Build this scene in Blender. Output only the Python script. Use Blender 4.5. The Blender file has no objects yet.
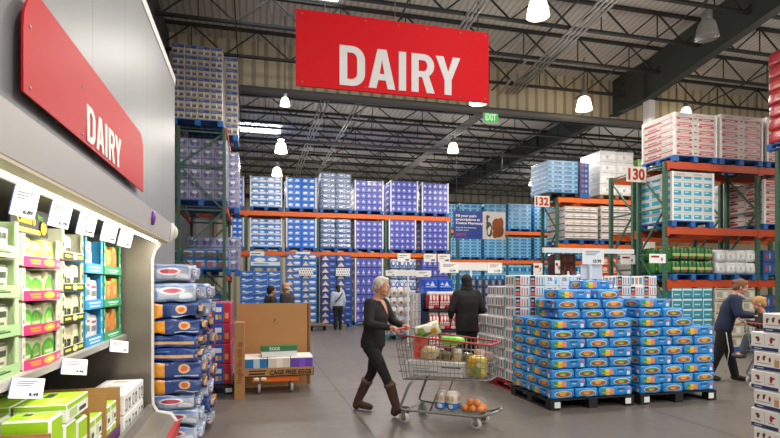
import bpy, bmesh, math, random
from mathutils import Vector, Matrix, Euler, noise
R = math.radians
PI = math.pi
random.seed(11)
SC = bpy.context.scene
COL = SC.collection
# ---- camera model (level camera, shifted lens): aisle runs along +Y, racks along +X
F, HY, CAMH = 530.0, 285.0, 1.55
YAW = math.atan(136 / 530.0)
cs, sn = math.cos(YAW), math.sin(YAW)
def gx(px, Y):            # world X where the sight line through photo column px meets the plane Y
    u = px - 254.0
    return u * Y * cs / (F / cs - u * sn)
def depth(X, Y): return X * sn + Y * cs
def gz(py, X, Y): return CAMH + (HY - py) * depth(X, Y) / F

# ---------------------------------------------------------------- materials
def lin(c):
    if isinstance(c, str):
        c = c.lstrip('#'); c = tuple(int(c[i:i + 2], 16) / 255 for i in (0, 2, 4))
    return tuple((x / 12.92 if x <= .04045 else ((x + .055) / 1.055) ** 2.4) for x in c[:3]) + (1.0,)
_M = {}
class NT:
    def __init__(s, name):
        s.m = bpy.data.materials.new(name); s.m.use_nodes = True
        s.t = s.m.node_tree; s.b = s.t.nodes['Principled BSDF']
    def n(s, typ, **kw):
        nd = s.t.nodes.new(typ)
        for k, v in kw.items(): setattr(nd, k, v)
        return nd
    def l(s, a, b): s.t.links.new(a, b)
    def math(s, op, a, b=None, c=None):
        nd = s.n('ShaderNodeMath', operation=op)
        for i, v in enumerate((a, b, c)):
            if v is None: continue
            if isinstance(v, (int, float)): nd.inputs[i].default_value = v
            else: s.l(v, nd.inputs[i])
        return nd.outputs[0]
    def vmath(s, op, a, b=None, c=None):
        nd = s.n('ShaderNodeVectorMath', operation=op)
        for i, v in enumerate((a, b, c)):
            if v is None: continue
            if isinstance(v, (tuple, list)): nd.inputs[i].default_value = v
            else: s.l(v, nd.inputs[i])
        return nd.outputs['Value'] if op in ('LENGTH', 'DOT_PRODUCT') else nd.outputs[0]
    def mix(s, fac, a, b, blend='MIX'):
        nd = s.n('ShaderNodeMix', data_type='RGBA', blend_type=blend)
        for i, v in ((0, fac), (6, a), (7, b)):
            if isinstance(v, (int, float)): nd.inputs[i].default_value = v
            elif isinstance(v, (tuple, list)): nd.inputs[i].default_value = v
            else: s.l(v, nd.inputs[i])
        return nd.outputs[2]
def pm(name, col, rough=.5, metal=0.0, coat=0.0, vary=0.0, bump=0.0, bscale=30, emit=None, estr=0, noise_amt=0.0, nscale=8, spec=None, trans=0, alpha=None):
    if name in _M: return _M[name]
    k = NT(name); b = k.b
    b.inputs['Base Color'].default_value = lin(col)
    b.inputs['Roughness'].default_value = rough; b.inputs['Metallic'].default_value = metal
    b.inputs['Coat Weight'].default_value = coat; b.inputs['Coat Roughness'].default_value = .12
    if spec is not None: b.inputs['Specular IOR Level'].default_value = spec
    if trans: b.inputs['Transmission Weight'].default_value = trans
    if alpha is not None: b.inputs['Alpha'].default_value = alpha
    c = lin(col)
    out = None
    if noise_amt:
        tc = k.n('ShaderNodeTexCoord'); nz = k.n('ShaderNodeTexNoise'); nz.inputs['Scale'].default_value = nscale; nz.inputs['Detail'].default_value = 5
        k.l(tc.outputs['Object'], nz.inputs['Vector'])
        d = tuple(x * (1 - noise_amt) for x in c[:3]) + (1,); e = tuple(min(1, x * (1 + noise_amt)) for x in c[:3]) + (1,)
        out = k.mix(nz.outputs[0], d, e)
    if vary:
        oi = k.n('ShaderNodeObjectInfo'); v = k.math('MULTIPLY_ADD', oi.outputs['Random'], 2 * vary, 1 - vary)
        hs = k.n('ShaderNodeHueSaturation'); k.l(v, hs.inputs['Value'])
        if out is None: hs.inputs['Color'].default_value = c
        else: k.l(out, hs.inputs['Color'])
        out = hs.outputs[0]
    if out is not None: k.l(out, b.inputs['Base Color'])
    if bump:
        tc = k.n('ShaderNodeTexCoord'); nz = k.n('ShaderNodeTexNoise'); nz.inputs['Scale'].default_value = bscale; nz.inputs['Detail'].default_value = 3
        k.l(tc.outputs['Object'], nz.inputs['Vector'])
        bp = k.n('ShaderNodeBump'); bp.inputs['Strength'].default_value = bump; bp.inputs['Distance'].default_value = .02
        k.l(nz.outputs[0], bp.inputs['Height']); k.l(bp.outputs[0], b.inputs['Normal'])
    if emit is not None:
        b.inputs['Emission Color'].default_value = lin(emit); b.inputs['Emission Strength'].default_value = estr
    _M[name] = k.m
    return k.m
def decal(name, base, shapes, rough=.5, coat=0.0, bump=0.0, bscale=25, vary=.06, tile=None):
    """printed surface: base colour with rectangles 'r' (u0,v0,u1,v1,col) and ellipses 'e' (cu,cv,ru,rv,col) and triangles 't' (cu,v0,v1,halfwidth,col)
    in the UV space of the face (front 0..1, sides 1..2, top 2..3)"""
    if name in _M: return _M[name]
    k = NT(name); b = k.b
    uv = k.n('ShaderNodeUVMap').outputs[0]
    if tile:
        sp = k.n('ShaderNodeSeparateXYZ'); k.l(uv, sp.inputs[0])
        cell = k.math('FLOOR', sp.outputs[0]); fr = k.math('FRACT', sp.outputs[0])
        uu = k.math('ADD', cell, k.math('FRACT', k.math('MULTIPLY', fr, tile[0])))
        vv = k.math('FRACT', k.math('MULTIPLY', sp.outputs[1], tile[1]))
        cb = k.n('ShaderNodeCombineXYZ'); k.l(uu, cb.inputs[0]); k.l(vv, cb.inputs[1]); uv = cb.outputs[0]
    col = lin(base)
    for s in shapes:
        if s[0] == 'r':
            u0, v0, u1, v1 = s[1:5]; su, sv = 2 / (u1 - u0), 2 / (v1 - v0)
            a = k.vmath('ABSOLUTE', k.vmath('MULTIPLY_ADD', uv, (su, sv, 0), (-su * (u0 + u1) / 2, -sv * (v0 + v1) / 2, 0)))
            sp = k.n('ShaderNodeSeparateXYZ'); k.l(a, sp.inputs[0])
            m = k.math('LESS_THAN', k.math('MAXIMUM', sp.outputs[0], sp.outputs[1]), 1.0)
        elif s[0] == 'e':
            cu, cv, ru, rv = s[1:5]
            m = k.math('LESS_THAN', k.vmath('LENGTH', k.vmath('MULTIPLY_ADD', uv, (1 / ru, 1 / rv, 0), (-cu / ru, -cv / rv, 0))), 1.0)
        else:
            cu, v0, v1, hw = s[1:5]
            a = k.vmath('MULTIPLY_ADD', uv, (1 / hw, 1 / (v1 - v0), 0), (-cu / hw, -v0 / (v1 - v0), 0))
            sp = k.n('ShaderNodeSeparateXYZ'); k.l(a, sp.inputs[0])
            m1 = k.math('LESS_THAN', k.math('ADD', k.math('ABSOLUTE', sp.outputs[0]), sp.outputs[1]), 1.0)
            m = k.math('MULTIPLY', m1, k.math('GREATER_THAN', sp.outputs[1], 0.0))
        col = k.mix(m, col, lin(s[5]))
    if vary:
        oi = k.n('ShaderNodeObjectInfo'); v = k.math('MULTIPLY_ADD', oi.outputs['Random'], 2 * vary, 1 - vary)
        hs = k.n('ShaderNodeHueSaturation'); k.l(v, hs.inputs['Value'])
        if isinstance(col, tuple): hs.inputs['Color'].default_value = col
        else: k.l(col, hs.inputs['Color'])
        col = hs.outputs[0]
    if isinstance(col, tuple): b.inputs['Base Color'].default_value = col
    else: k.l(col, b.inputs['Base Color'])
    b.inputs['Roughness'].default_value = rough; b.inputs['Coat Weight'].default_value = coat; b.inputs['Coat Roughness'].default_value = .1
    if bump:
        tc = k.n('ShaderNodeTexCoord'); nz = k.n('ShaderNodeTexNoise'); nz.inputs['Scale'].default_value = bscale; nz.inputs['Detail'].default_value = 4
        k.l(tc.outputs['Object'], nz.inputs['Vector'])
        bp = k.n('ShaderNodeBump'); bp.inputs['Strength'].default_value = bump; bp.inputs['Distance'].default_value = .03
        k.l(nz.outputs[0], bp.inputs['Height'])
        k.l(bp.outputs[0], b.inputs['Coat Normal']); k.l(bp.outputs[0], b.inputs['Normal'])
    _M[name] = k.m
    return k.m
def film_mat():
    if 'stretch_film' in _M: return _M['stretch_film']
    k = NT('stretch_film'); t = k.t
    t.nodes.remove(k.b); out = t.nodes['Material Output']
    tr = k.n('ShaderNodeBsdfTransparent'); gl = k.n('ShaderNodeBsdfGlossy'); gl.inputs['Roughness'].default_value = .18
    tl = k.n('ShaderNodeBsdfDiffuse'); tl.inputs['Color'].default_value = (.75, .8, .85, 1)
    tc = k.n('ShaderNodeTexCoord'); mp = k.n('ShaderNodeMapping'); mp.inputs['Scale'].default_value = (3, 3, 9)
    nz = k.n('ShaderNodeTexNoise'); nz.inputs['Scale'].default_value = 2.2; nz.inputs['Detail'].default_value = 6
    k.l(tc.outputs['Object'], mp.inputs[0]); k.l(mp.outputs[0], nz.inputs['Vector'])
    bp = k.n('ShaderNodeBump'); bp.inputs['Strength'].default_value = .8; bp.inputs['Distance'].default_value = .06
    k.l(nz.outputs[0], bp.inputs['Height']); k.l(bp.outputs[0], gl.inputs['Normal'])
    m1 = k.n('ShaderNodeMixShader'); m2 = k.n('ShaderNodeMixShader'); m1.inputs[0].default_value = .45
    k.l(gl.outputs[0], m1.inputs[1]); k.l(tl.outputs[0], m1.inputs[2])
    f = k.math('MULTIPLY_ADD', nz.outputs[0], .5, -.14); fc = k.n('ShaderNodeClamp'); k.l(f, fc.inputs[0]); fc.inputs[1].default_value = .03; fc.inputs[2].default_value = .28
    k.l(fc.outputs[0], m2.inputs[0]); k.l(tr.outputs[0], m2.inputs[1]); k.l(m1.outputs[0], m2.inputs[2])
    k.l(m2.outputs[0], out.inputs[0])
    _M['stretch_film'] = k.m
    return k.m

# ---------------------------------------------------------------- mesh builder
class MB:
    def __init__(s): s.v = []; s.f = []; s.uv = []; s.mi = []; s.sm = []
    def add(s, vs, fs, uvs=None, mi=0, sm=False):
        o = len(s.v); s.v += [tuple(p) for p in vs]
        for i, f in enumerate(fs):
            s.f.append(tuple(o + j for j in f)); s.mi.append(mi); s.sm.append(sm)
            s.uv.append(uvs[i] if uvs else None)
        return s
    def box(s, x0, x1, y0, y1, z0, z1, mi=0, uvw=None):
        v = [(x, y, z) for z in (z0, z1) for y in (y0, y1) for x in (x0, x1)]
        f = [(0, 1, 5, 4), (3, 2, 6, 7), (2, 0, 4, 6), (1, 3, 7, 5), (4, 5, 7, 6), (2, 3, 1, 0)]
        q = [(0, 0), (1, 0), (1, 1), (0, 1)]
        uvs = [[(a + o, b) for a, b in q] for o in (0, 0, 1, 1, 2, 2)]
        return s.add(v, f, uvs, mi)
    def cbox(s, c, d, mi=0): 
        return s.box(c[0] - d[0] / 2, c[0] + d[0] / 2, c[1] - d[1] / 2, c[1] + d[1] / 2, c[2] - d[2] / 2, c[2] + d[2] / 2, mi)
    def bar(s, p, q, w, h=None, mi=0):
        h = h or w; p = Vector(p); q = Vector(q); d = (q - p).normalized()
        up = Vector((0, 0, 1)) if abs(d.z) < .95 else Vector((0, 1, 0))
        a = d.cross(up).normalized() * w / 2; b = a.cross(d).normalized() * h / 2
        vs = [p - a - b, p + a - b, p + a + b, p - a + b, q - a - b, q + a - b, q + a + b, q - a + b]
        return s.add(vs, [(0, 1, 2, 3), (7, 6, 5, 4), (0, 4, 5, 1), (1, 5, 6, 2), (2, 6, 7, 3), (3, 7, 4, 0)], None, mi)
    def tube(s, pts, r, n=8, mi=0, closed=False, caps=True):
        pts = [Vector(p) for p in pts]; m = len(pts); rr = r if isinstance(r, (list, tuple)) else [r] * m
        vs = []; pa = None
        for i, p in enumerate(pts):
            if closed: d = pts[(i + 1) % m] - pts[i - 1]
            else: d = pts[min(i + 1, m - 1)] - pts[max(i - 1, 0)]
            d.normalize()
            if pa is None:
                up = Vector((0, 0, 1)) if abs(d.z) < .9 else Vector((1, 0, 0)); a = d.cross(up).normalized()
            else:
                a = (pa - d * pa.dot(d)); a = a.normalized() if a.length > 1e-6 else d.orthogonal().normalized()
            pa = a; b = d.cross(a)
            for j in range(n):
                t = 2 * PI * j / n; vs.append(p + (a * math.cos(t) + b * math.sin(t)) * rr[i])
        fs = []
        for i in range(m if closed else m - 1):
            k = (i + 1) % m
            for j in range(n): fs.append((i * n + j, i * n + (j + 1) % n, k * n + (j + 1) % n, k * n + j))
        if caps and not closed: fs += [tuple(range(n))[::-1], tuple((m - 1) * n + j for j in range(n))]
        return s.add(vs, fs, None, mi, True)
    def lathe(s, prof, n=16, c=(0, 0, 0), axis='z', mi=0, sm=True):
        vs = []; fs = []; c = Vector(c)
        for r, z in prof:
            for j in range(n):
                t = 2 * PI * j / n; x, y = r * math.cos(t), r * math.sin(t)
                vs.append(c + (Vector((x, y, z)) if axis == 'z' else Vector((x, z, y)) if axis == 'y' else Vector((z, x, y))))
        for i in range(len(prof) - 1):
            for j in range(n): fs.append((i * n + j, i * n + (j + 1) % n, (i + 1) * n + (j + 1) % n, (i + 1) * n + j))
        fs += [tuple(range(n))[::-1], tuple((len(prof) - 1) * n + j for j in range(n))]
        return s.add(vs, fs, None, mi, sm)
    def prism(s, poly, axis, a0, a1, mi=0):
        """polygon extruded along axis 'x'/'y'/'z'"""
        def P(p, a): return (a, p[0], p[1]) if axis == 'x' else (p[0], a, p[1]) if axis == 'y' else (p[0], p[1], a)
        n = len(poly); vs = [P(p, a0) for p in poly] + [P(p, a1) for p in poly]
        fs = [tuple(range(n))[::-1], tuple(range(n, 2 * n))] + [(i, (i + 1) % n, n + (i + 1) % n, n + i) for i in range(n)]
        return s.add(vs, fs, None, mi)
    def ellip(s, c, r, n=12, m=8, mi=0, rot=None):
        vs = []; fs = []; c = Vector(c)
        for i in range(1, m):
            ph = PI * i / m
            for j in range(n):
                t = 2 * PI * j / n; p = Vector((r[0] * math.sin(ph) * math.cos(t), r[1] * math.sin(ph) * math.sin(t), -r[2] * math.cos(ph)))
                vs.append(c + (rot @ p if rot else p))
        b = Vector((0, 0, -r[2])); t = Vector((0, 0, r[2]))
        vs += [c + (rot @ b if rot else b), c + (rot @ t if rot else t)]; k = (m - 1) * n
        for i in range(m - 2):
            for j in range(n): fs.append((i * n + j, i * n + (j + 1) % n, (i + 1) * n + (j + 1) % n, (i + 1) * n + j))
        for j in range(n): fs += [(k, (j + 1) % n, j), (k + 1, (m - 2) * n + j, (m - 2) * n + (j + 1) % n)]
        return s.add(vs, fs, None, mi, True)
    def puff(s, sx, sy, sz, n=(6, 4, 4), k=6, amp=.0, freq=4, seed=0, c=(0, 0, 0), mi=0, flat=True, rad=None):
        """soft pillow / shrink-wrapped block: rounded box with wrinkles, UV by face"""
        off = Vector((seed * 3.1, seed * 1.7, seed * .9)); idx = {}; vs = []; fs = []; uvs = []
        def V(a, b, d):
            key = (round(a, 4), round(b, 4), round(d, 4))
            if key in idx: return idx[key]
            if rad:
                a, b, d = (math.sin(t * PI / 2) for t in (a, b, d)); h = Vector((sx / 2, sy / 2, sz / 2)); w = Vector((a * h.x, b * h.y, d * h.z))
                cl = Vector([max(-(h[i] - rad), min(h[i] - rad, w[i])) for i in range(3)]); dv = w - cl
                q = dv.normalized(); w = cl + q * rad
                if amp: w += q * noise.noise(w * freq + off) * amp
                if flat: w = Vector([max(-h[i], min(h[i], w[i])) for i in range(3)])
                idx[key] = len(vs); vs.append(w + Vector(c)); return idx[key]
            p = Vector((a, b, d)); g = (abs(a) ** k + abs(b) ** k + abs(d) ** k) ** (1 / k); q = p / g
            w = Vector((q.x * sx / 2, q.y * sy / 2, q.z * sz / 2))
            if amp: w += q.normalized() * noise.noise(w * freq + off) * amp
            if flat: w = Vector((max(-sx / 2, min(sx / 2, w.x)), max(-sy / 2, min(sy / 2, w.y)), max(-sz / 2, min(sz / 2, w.z))))
            idx[key] = len(vs); vs.append(w + Vector(c)); return idx[key]
        def face(ax, sg, na, nb, uo):
            for i in range(na):
                for j in range(nb):
                    q = []; t = []
                    for (di, dj) in ((0, 0), (1, 0), (1, 1), (0, 1)):
                        a, b = -1 + 2 * (i + di) / na, -1 + 2 * (j + dj) / nb
                        q.append(V(*((sg, a, b) if ax == 0 else (a, sg, b) if ax == 1 else (a, b, sg))))
                        if rad: a, b = math.sin(a * PI / 2), math.sin(b * PI / 2)
                        ua = (a + 1) / 2
                        if (ax == 0 and sg < 0) or (ax == 1 and sg > 0): ua = 1 - ua
                        t.append((ua + uo, (b + 1) / 2))
                    if (sg > 0) == (ax == 1): q.reverse(); t.reverse()
                    fs.append(tuple(q)); uvs.append(t)
        for sg in (-1, 1):
            face(1, sg, n[0], n[2], 0); face(0, sg, n[1], n[2], 1); face(2, sg, n[0], n[1], 2)
        return s.add(vs, fs, uvs, mi, True)
    def mesh(s, name, mats=()):
        me = bpy.data.meshes.new(name); me.from_pydata(s.v, [], s.f); me.update()
        if any(u for u in s.uv):
            L = me.uv_layers.new(name='UVMap'); i = 0; d = L.data
            for f, u in zip(s.f, s.uv):
                for j in range(len(f)):
                    if u: d[i].uv = u[j]
                    i += 1
        me.polygons.foreach_set('material_index', s.mi); me.polygons.foreach_set('use_smooth', s.sm)
        for m in (mats if isinstance(mats, (list, tuple)) else [mats]): me.materials.append(m)
        return me
    def build(s, name, mats, parent=None, loc=(0, 0, 0), rz=0):
        return put(name, s.mesh(name, mats), parent, loc, rz)
def put(name, me, parent=None, loc=(0, 0, 0), rz=0, rot=None):
    o = bpy.data.objects.new(name, me); COL.objects.link(o); o.location = loc
    o.rotation_euler = rot if rot else (0, 0, rz)
    if parent is not None: o.parent = parent
    return o
LABELS = {}
def tag(o, label, cat, group=None):
    o['label'] = label; o['category'] = cat
    if group: o['group'] = group
    LABELS.setdefault(label, []).append(o.name)
    return o
def thing(name, label, cat, loc=(0, 0, 0), rz=0, group=None):
    o = bpy.data.objects.new(name, None); COL.objects.link(o); o.location = loc; o.rotation_euler = (0, 0, rz)
    o.empty_display_size = .1
    return tag(o, label, cat, group)
def struct(o): o['kind'] = 'structure'; return o
def dup(root, loc, rz, label, group=None):
    r = root.copy(); COL.objects.link(r); r.location = loc; r.rotation_euler = (0, 0, rz)
    tag(r, label, root['category'], group or root.get('group'))
    for ch in list(root.children):
        c = ch.copy(); COL.objects.link(c); c.parent = r
        for g in list(ch.children):
            d = g.copy(); COL.objects.link(d); d.parent = c
    return r
_C = {}
def cached(key, fn):
    if key not in _C: _C[key] = fn()
    return _C[key]
ORD = ['zeroth', 'first', 'second', 'third', 'fourth', 'fifth', 'sixth', 'seventh', 'eighth', 'ninth', 'tenth', 'eleventh', 'twelfth', 'thirteenth', 'fourteenth', 'fifteenth', 'sixteenth']
def block_letters(w, h, mat):
    """heavy condensed capitals D A I R Y as one flat lettering mesh, width w, height h, facing -Y"""
    def arc(cx, cy, rx, ry, a0, a1, n=10): return [(cx + rx * math.cos(R(a0 + (a1 - a0) * i / n)), cy + ry * math.sin(R(a0 + (a1 - a0) * i / n))) for i in range(n + 1)]
    S = []
    S.append([(0, 0), (45, 0)] + arc(45, 50, 45, 50, -90, 0) + arc(45, 100, 45, 50, 0, 90) + [(0, 150)])
    S.append([(27, 25), (40, 25)] + arc(40, 48, 22, 23, -90, 0) + arc(40, 102, 22, 23, 0, 90) + [(27, 125)])
    a = 103; S.append([(a, 0), (a + 28, 0), (a + 35, 32), (a + 62, 32), (a + 69, 0), (a + 97, 0), (a + 65, 150), (a + 32, 150)]); S.append([(a + 40, 56), (a + 57, 56), (a + 48.5, 110)])
    a = 213; S.append([(a, 0), (a + 27, 0), (a + 27, 150), (a, 150)])
    a = 260; S.append([(a, 0), (a + 27, 0), (a + 27, 60), (a + 40, 60), (a + 58, 0), (a + 88, 0), (a + 66, 66)] + arc(a + 48, 106, 38, 44, -55, 90) + [(a, 150)]); S.append([(a + 27, 83), (a + 45, 83)] + arc(a + 45, 104.5, 15, 21.5, -90, 90) + [(a + 27, 126)])
    a = 353; S.append([(a + 33, 0), (a + 60, 0), (a + 60, 58), (a + 94, 150), (a + 65, 150), (a + 47, 90), (a + 29, 150), (a - 1, 150), (a + 33, 58)])
    cu = bpy.data.curves.new('lettering', 'CURVE'); cu.dimensions = '2D'; cu.fill_mode = 'BOTH'; cu.extrude = .003
    for p in S:
        s = cu.splines.new('POLY'); s.points.add(len(p) - 1); s.use_cyclic_u = True
        for i, (x, y) in enumerate(p): s.points[i].co = ((x - 223.5) / 447 * w, (y - 75) / 150 * h, 0, 1)
    o = bpy.data.objects.new('lettering', cu); COL.objects.link(o); bpy.context.view_layer.update()
    me = bpy.data.meshes.new_from_object(o.evaluated_get(bpy.context.evaluated_depsgraph_get()))
    bpy.data.objects.remove(o); bpy.data.curves.remove(cu)
    me.transform(Matrix.Rotation(PI / 2, 4, 'X')); me.materials.clear(); me.materials.append(mat); me.name = 'lettering'
    return me
# lettering as flat mesh, standing in XZ facing -Y, centred
def text_mesh(txt, size, mat, bold=0.0, depth_=.002, xs=1.0, font_align='CENTER'):
    key = ('txt', txt, size, mat.name, bold, depth_, xs, font_align)
    if key in _C: return _C[key]
    cu = bpy.data.curves.new('lettering', 'FONT'); cu.body = txt; cu.size = size; cu.align_x = font_align; cu.align_y = 'CENTER'
    cu.offset = bold; cu.extrude = depth_; cu.resolution_u = 3
    o = bpy.data.objects.new('lettering', cu); COL.objects.link(o)
    bpy.context.view_layer.update()
    me = bpy.data.meshes.new_from_object(o.evaluated_get(bpy.context.evaluated_depsgraph_get()))
    bpy.data.objects.remove(o); bpy.data.curves.remove(cu)
    me.transform(Matrix.Rotation(PI / 2, 4, 'X') @ Matrix.Diagonal((xs, 1, 1, 1)))
    me.materials.clear(); me.materials.append(mat); me.name = 'lettering'
    _C[key] = me
    return me
def text(txt, size, mat, parent, loc, rz=0, bold=0.0, xs=1.0, align='CENTER', rot=None, name='lettering'):
    return put(name, text_mesh(txt, size, mat, bold, .0015, xs, align), parent, loc, rz, rot)

# ---------------------------------------------------------------- common materials
WHITE = pm('white_paint', '#e9e9e6', .45)
PAPER = pm('white_card', '#f4f4f2', .6)
BLACK = pm('black_print', '#141414', .6)
INK = pm('grey_print', '#6b6b70', .7)
RED = pm('sign_red', '#e3111f', .35, coat=.3)
DRED = pm('number_red', '#a5161b', .5)
GREEN = pm('rack_green', '#3c6350', .5, noise_amt=.15, nscale=6)
ORANGE = pm('beam_orange', '#e8691c', .45, noise_amt=.12, nscale=5)
DORANGE = pm('beam_rust_orange', '#b8431a', .5, noise_amt=.15, nscale=5)
STEEL = pm('galvanised_wire', '#9c9d9b', .4, metal=.8)
DECK = pm('wire_deck', '#6f716e', .5, metal=.6)
PALBLUE = pm('pallet_blue', '#1f62a8', .65, noise_amt=.25, nscale=9)
PALBLACK = pm('pallet_black', '#1b1b1d', .6, noise_amt=.2)
PALRED = pm('pallet_red', '#8e1a26', .6, noise_amt=.2)
PALWOOD = pm('pallet_wood', '#8a6a48', .75, noise_amt=.25)
CARD = pm('cardboard', '#b0814f', .8, noise_amt=.08, nscale=3, bump=.05, bscale=12)
CARDD = pm('cardboard_dark', '#94683c', .85, noise_amt=.1, nscale=3)
SKIN = pm('skin', '#c98f74', .55, noise_amt=.06, nscale=12)
FILM = film_mat()
# ================================================================ building shell
def mk_floor():
    k = NT('polished_concrete'); b = k.b
    tc = k.n('ShaderNodeTexCoord'); p = tc.outputs['Object']
    n1 = k.n('ShaderNodeTexNoise'); n1.inputs['Scale'].default_value = .35; n1.inputs['Detail'].default_value = 8; n1.inputs['Roughness'].default_value = .65; k.l(p, n1.inputs['Vector'])
    n2 = k.n('ShaderNodeTexNoise'); n2.inputs['Scale'].default_value = 6; n2.inputs['Detail'].default_value = 8; n2.inputs['Roughness'].default_value = .7; k.l(p, n2.inputs['Vector'])
    c = k.mix(n1.outputs[0], lin('#5e5853'), lin('#7d766f'))
    c = k.mix(k.math('MULTIPLY', n2.outputs[0], .55), c, lin('#665e57'))
    sp = k.n('ShaderNodeSeparateXYZ'); k.l(p, sp.inputs[0])
    def line(s, per, off, w):
        f = k.math('FRACT', k.math('MULTIPLY_ADD', s, 1 / per, off)); return k.math('LESS_THAN', k.math('ABSOLUTE', k.math('SUBTRACT', f, .5)), w)
    j = k.math('MAXIMUM', line(sp.outputs[0], 3.6, .17, .0035), line(sp.outputs[1], 3.6, .36, .0035))
    c = k.mix(k.math('MULTIPLY', j, .75), c, lin('#3c3835'))
    k.l(c, b.inputs['Base Color']); b.inputs['Roughness'].default_value = .38
    r = k.math('MULTIPLY_ADD', n2.outputs[0], .3, .22); k.l(r, b.inputs['Roughness'])
    return k.m
struct(MB().box(-4, 26, -8, 32, -.15, 0).build('floor', mk_floor()))
def mk_ribbed(name, c0, c1, axis, per, rough=.6):
    k = NT(name); tc = k.n('ShaderNodeTexCoord'); sp = k.n('ShaderNodeSeparateXYZ'); k.l(tc.outputs['Object'], sp.inputs[0])
    f = k.math('FRACT', k.math('MULTIPLY', sp.outputs[axis], 1 / per)); t = k.math('ABSOLUTE', k.math('MULTIPLY_ADD', f, 2, -1))
    m = k.math('MULTIPLY', k.math('SUBTRACT', t, .62), 8); cl = k.n('ShaderNodeClamp'); k.l(m, cl.inputs[0])
    k.l(k.mix(cl.outputs[0], lin(c0), lin(c1)), k.b.inputs['Base Color']); k.b.inputs['Roughness'].default_value = rough
    bp = k.n('ShaderNodeBump'); bp.inputs['Strength'].default_value = .6; bp.inputs['Distance'].default_value = .03
    k.l(cl.outputs[0], bp.inputs['Height']); k.l(bp.outputs[0], k.b.inputs['Normal'])
    return k.m
PANEL = mk_ribbed('ribbed_tan_panel', '#c9bd9f', '#a3977a', 0, .32)
ROOF = mk_ribbed('ribbed_white_roof', '#cbc8bf', '#b4b1a8', 0, .16, .7)
DARKST = pm('dark_steel', '#2e302f', .55)
GIRD = pm('girder_dark_green_grey', '#3a403c', .6)
# roofs: high front deck sloping, low rear deck
STEP_Y = 14.5
def quad(name, pts, mat, th=.08):
    m = MB(); n = len(pts); m.add(list(pts) + [(x, y, z + th) for x, y, z in pts], [tuple(range(n)), tuple(range(2 * n - 1, n - 1, -1))] + [(i, n + i, n + (i + 1) % n, (i + 1) % n) for i in range(n)])
    return struct(m.build(name, mat))
def zr(y): return 8.0 + (STEP_Y - y) * .10
quad('ceiling', [(-4, -8, zr(-8)), (-4, STEP_Y, zr(STEP_Y)), (26, STEP_Y, zr(STEP_Y)), (26, -8, zr(-8))], ROOF)
quad('ceiling.001', [(-4, STEP_Y, 7.55), (-4, 32, 7.55), (26, 32, 7.55), (26, STEP_Y, 7.55)], ROOF)
struct(MB().box(-4, 26, STEP_Y, STEP_Y + .1, 6.72, 8.1).build('wall_clerestory', PANEL))
struct(MB().box(-4, 26, 30.5, 30.7, 0, 7.6).build('wall_back', mk_ribbed('ribbed_back_panel', '#bdb49c', '#958c74', 0, .5)))
struct(MB().box(-4.2, -4, -8, 32, 0, 10.4).build('wall_left_outer', pm('dark_wall', '#3a3a3c', .8)))
struct(MB().box(25.8, 26, -8, 32, 0, 10.4).build('wall_right', PANEL))
# cooler wall above and beyond the refrigerated case: white insulated panels
def mk_panel():
    k = NT('insulated_panel'); tc = k.n('ShaderNodeTexCoord'); sp = k.n('ShaderNodeSeparateXYZ'); k.l(tc.outputs['Object'], sp.inputs[0])
    f = k.math('FRACT', k.math('MULTIPLY_ADD', sp.outputs[1], 1 / 1.15, .25)); m = k.math('LESS_THAN', k.math('ABSOLUTE', k.math('SUBTRACT', f, .5)), .006)
    k.l(k.mix(m, lin('#8d9093'), lin('#6d7073')), k.b.inputs['Base Color']); k.b.inputs['Roughness'].default_value = .42
    k.b.inputs['Metallic'].default_value = .15
    return k.m
IPAN = mk_panel()
XW = -1.3
struct(MB().box(XW - .12, XW, -6, 5.25, 2.14, 4.96).box(XW - .12, XW, 5.25, 9.6, 0, 4.96).box(-4, XW - .12, 9.48, 9.6, 0, 4.96).box(-4, XW, -6, 9.6, 4.96, 5.05).build('wall_left', IPAN))
struct(MB().box(XW, XW + .012, -6, 9.6, 4.93, 5.06).build('trim_1', WHITE))
struct(MB().box(XW, XW + .02, 2.25, 4.45, 2.14, 2.46).build('trim_2', pm('bare_brown_panel', '#5b4f42', .75)))
struct(MB().box(-2.6, -2.1, 9.6, 30.4, 0, 8).build('wall_left_rear', pm('dark_wall', '#3a3a3c', .8)))
# roof joists (open web), along X
def joist(i, y, zt, dep, x0=-3.9, x1=25.7, pitch=.8, th=.05):
    m = MB(); zb = zt - dep
    m.box(x0, x1, y - .05, y + .05, zt - .06, zt).box(x0, x1, y - .05, y + .05, zb, zb + .055)
    n = int((x1 - x0) / pitch); 
    for j in range(n):
        xa = x0 + j * pitch + (i % 2) * .3; xb = xa + pitch
        a, b = (zb + .03, zt - .03) if j % 2 == 0 else (zt - .03, zb + .03)
        m.bar((xa, y, a), (min(xb, x1), y, b), .032)
        if j % 2 == 0: m.bar((xb, y, zb + .03), (xb, y, zt - .03), .022)
    return struct(m.build('roof_joist', DARKST))
i = 0
for y in [13.95, 12.5, 11.1, 9.7, 8.2, 6.7, 5.2]:
    joist(i, y, zr(y) - .01, .72); i += 1
for kk in range(10):
    joist(i, 15.4 + 1.5 * kk, 7.53, .68, pitch=.85); i += 1
# bridging rods along Y
m = MB()
for x in (-.4, 3.2, 6.8, 9.6, 14, 18):
    m.bar((x, 4, zr(4) - .72), (x, 14.4, zr(14.4) - .72), .03); m.bar((x, 14.7, 6.88), (x, 30.3, 6.88), .03)
struct(m.build('joist_bridging', DARKST))
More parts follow.
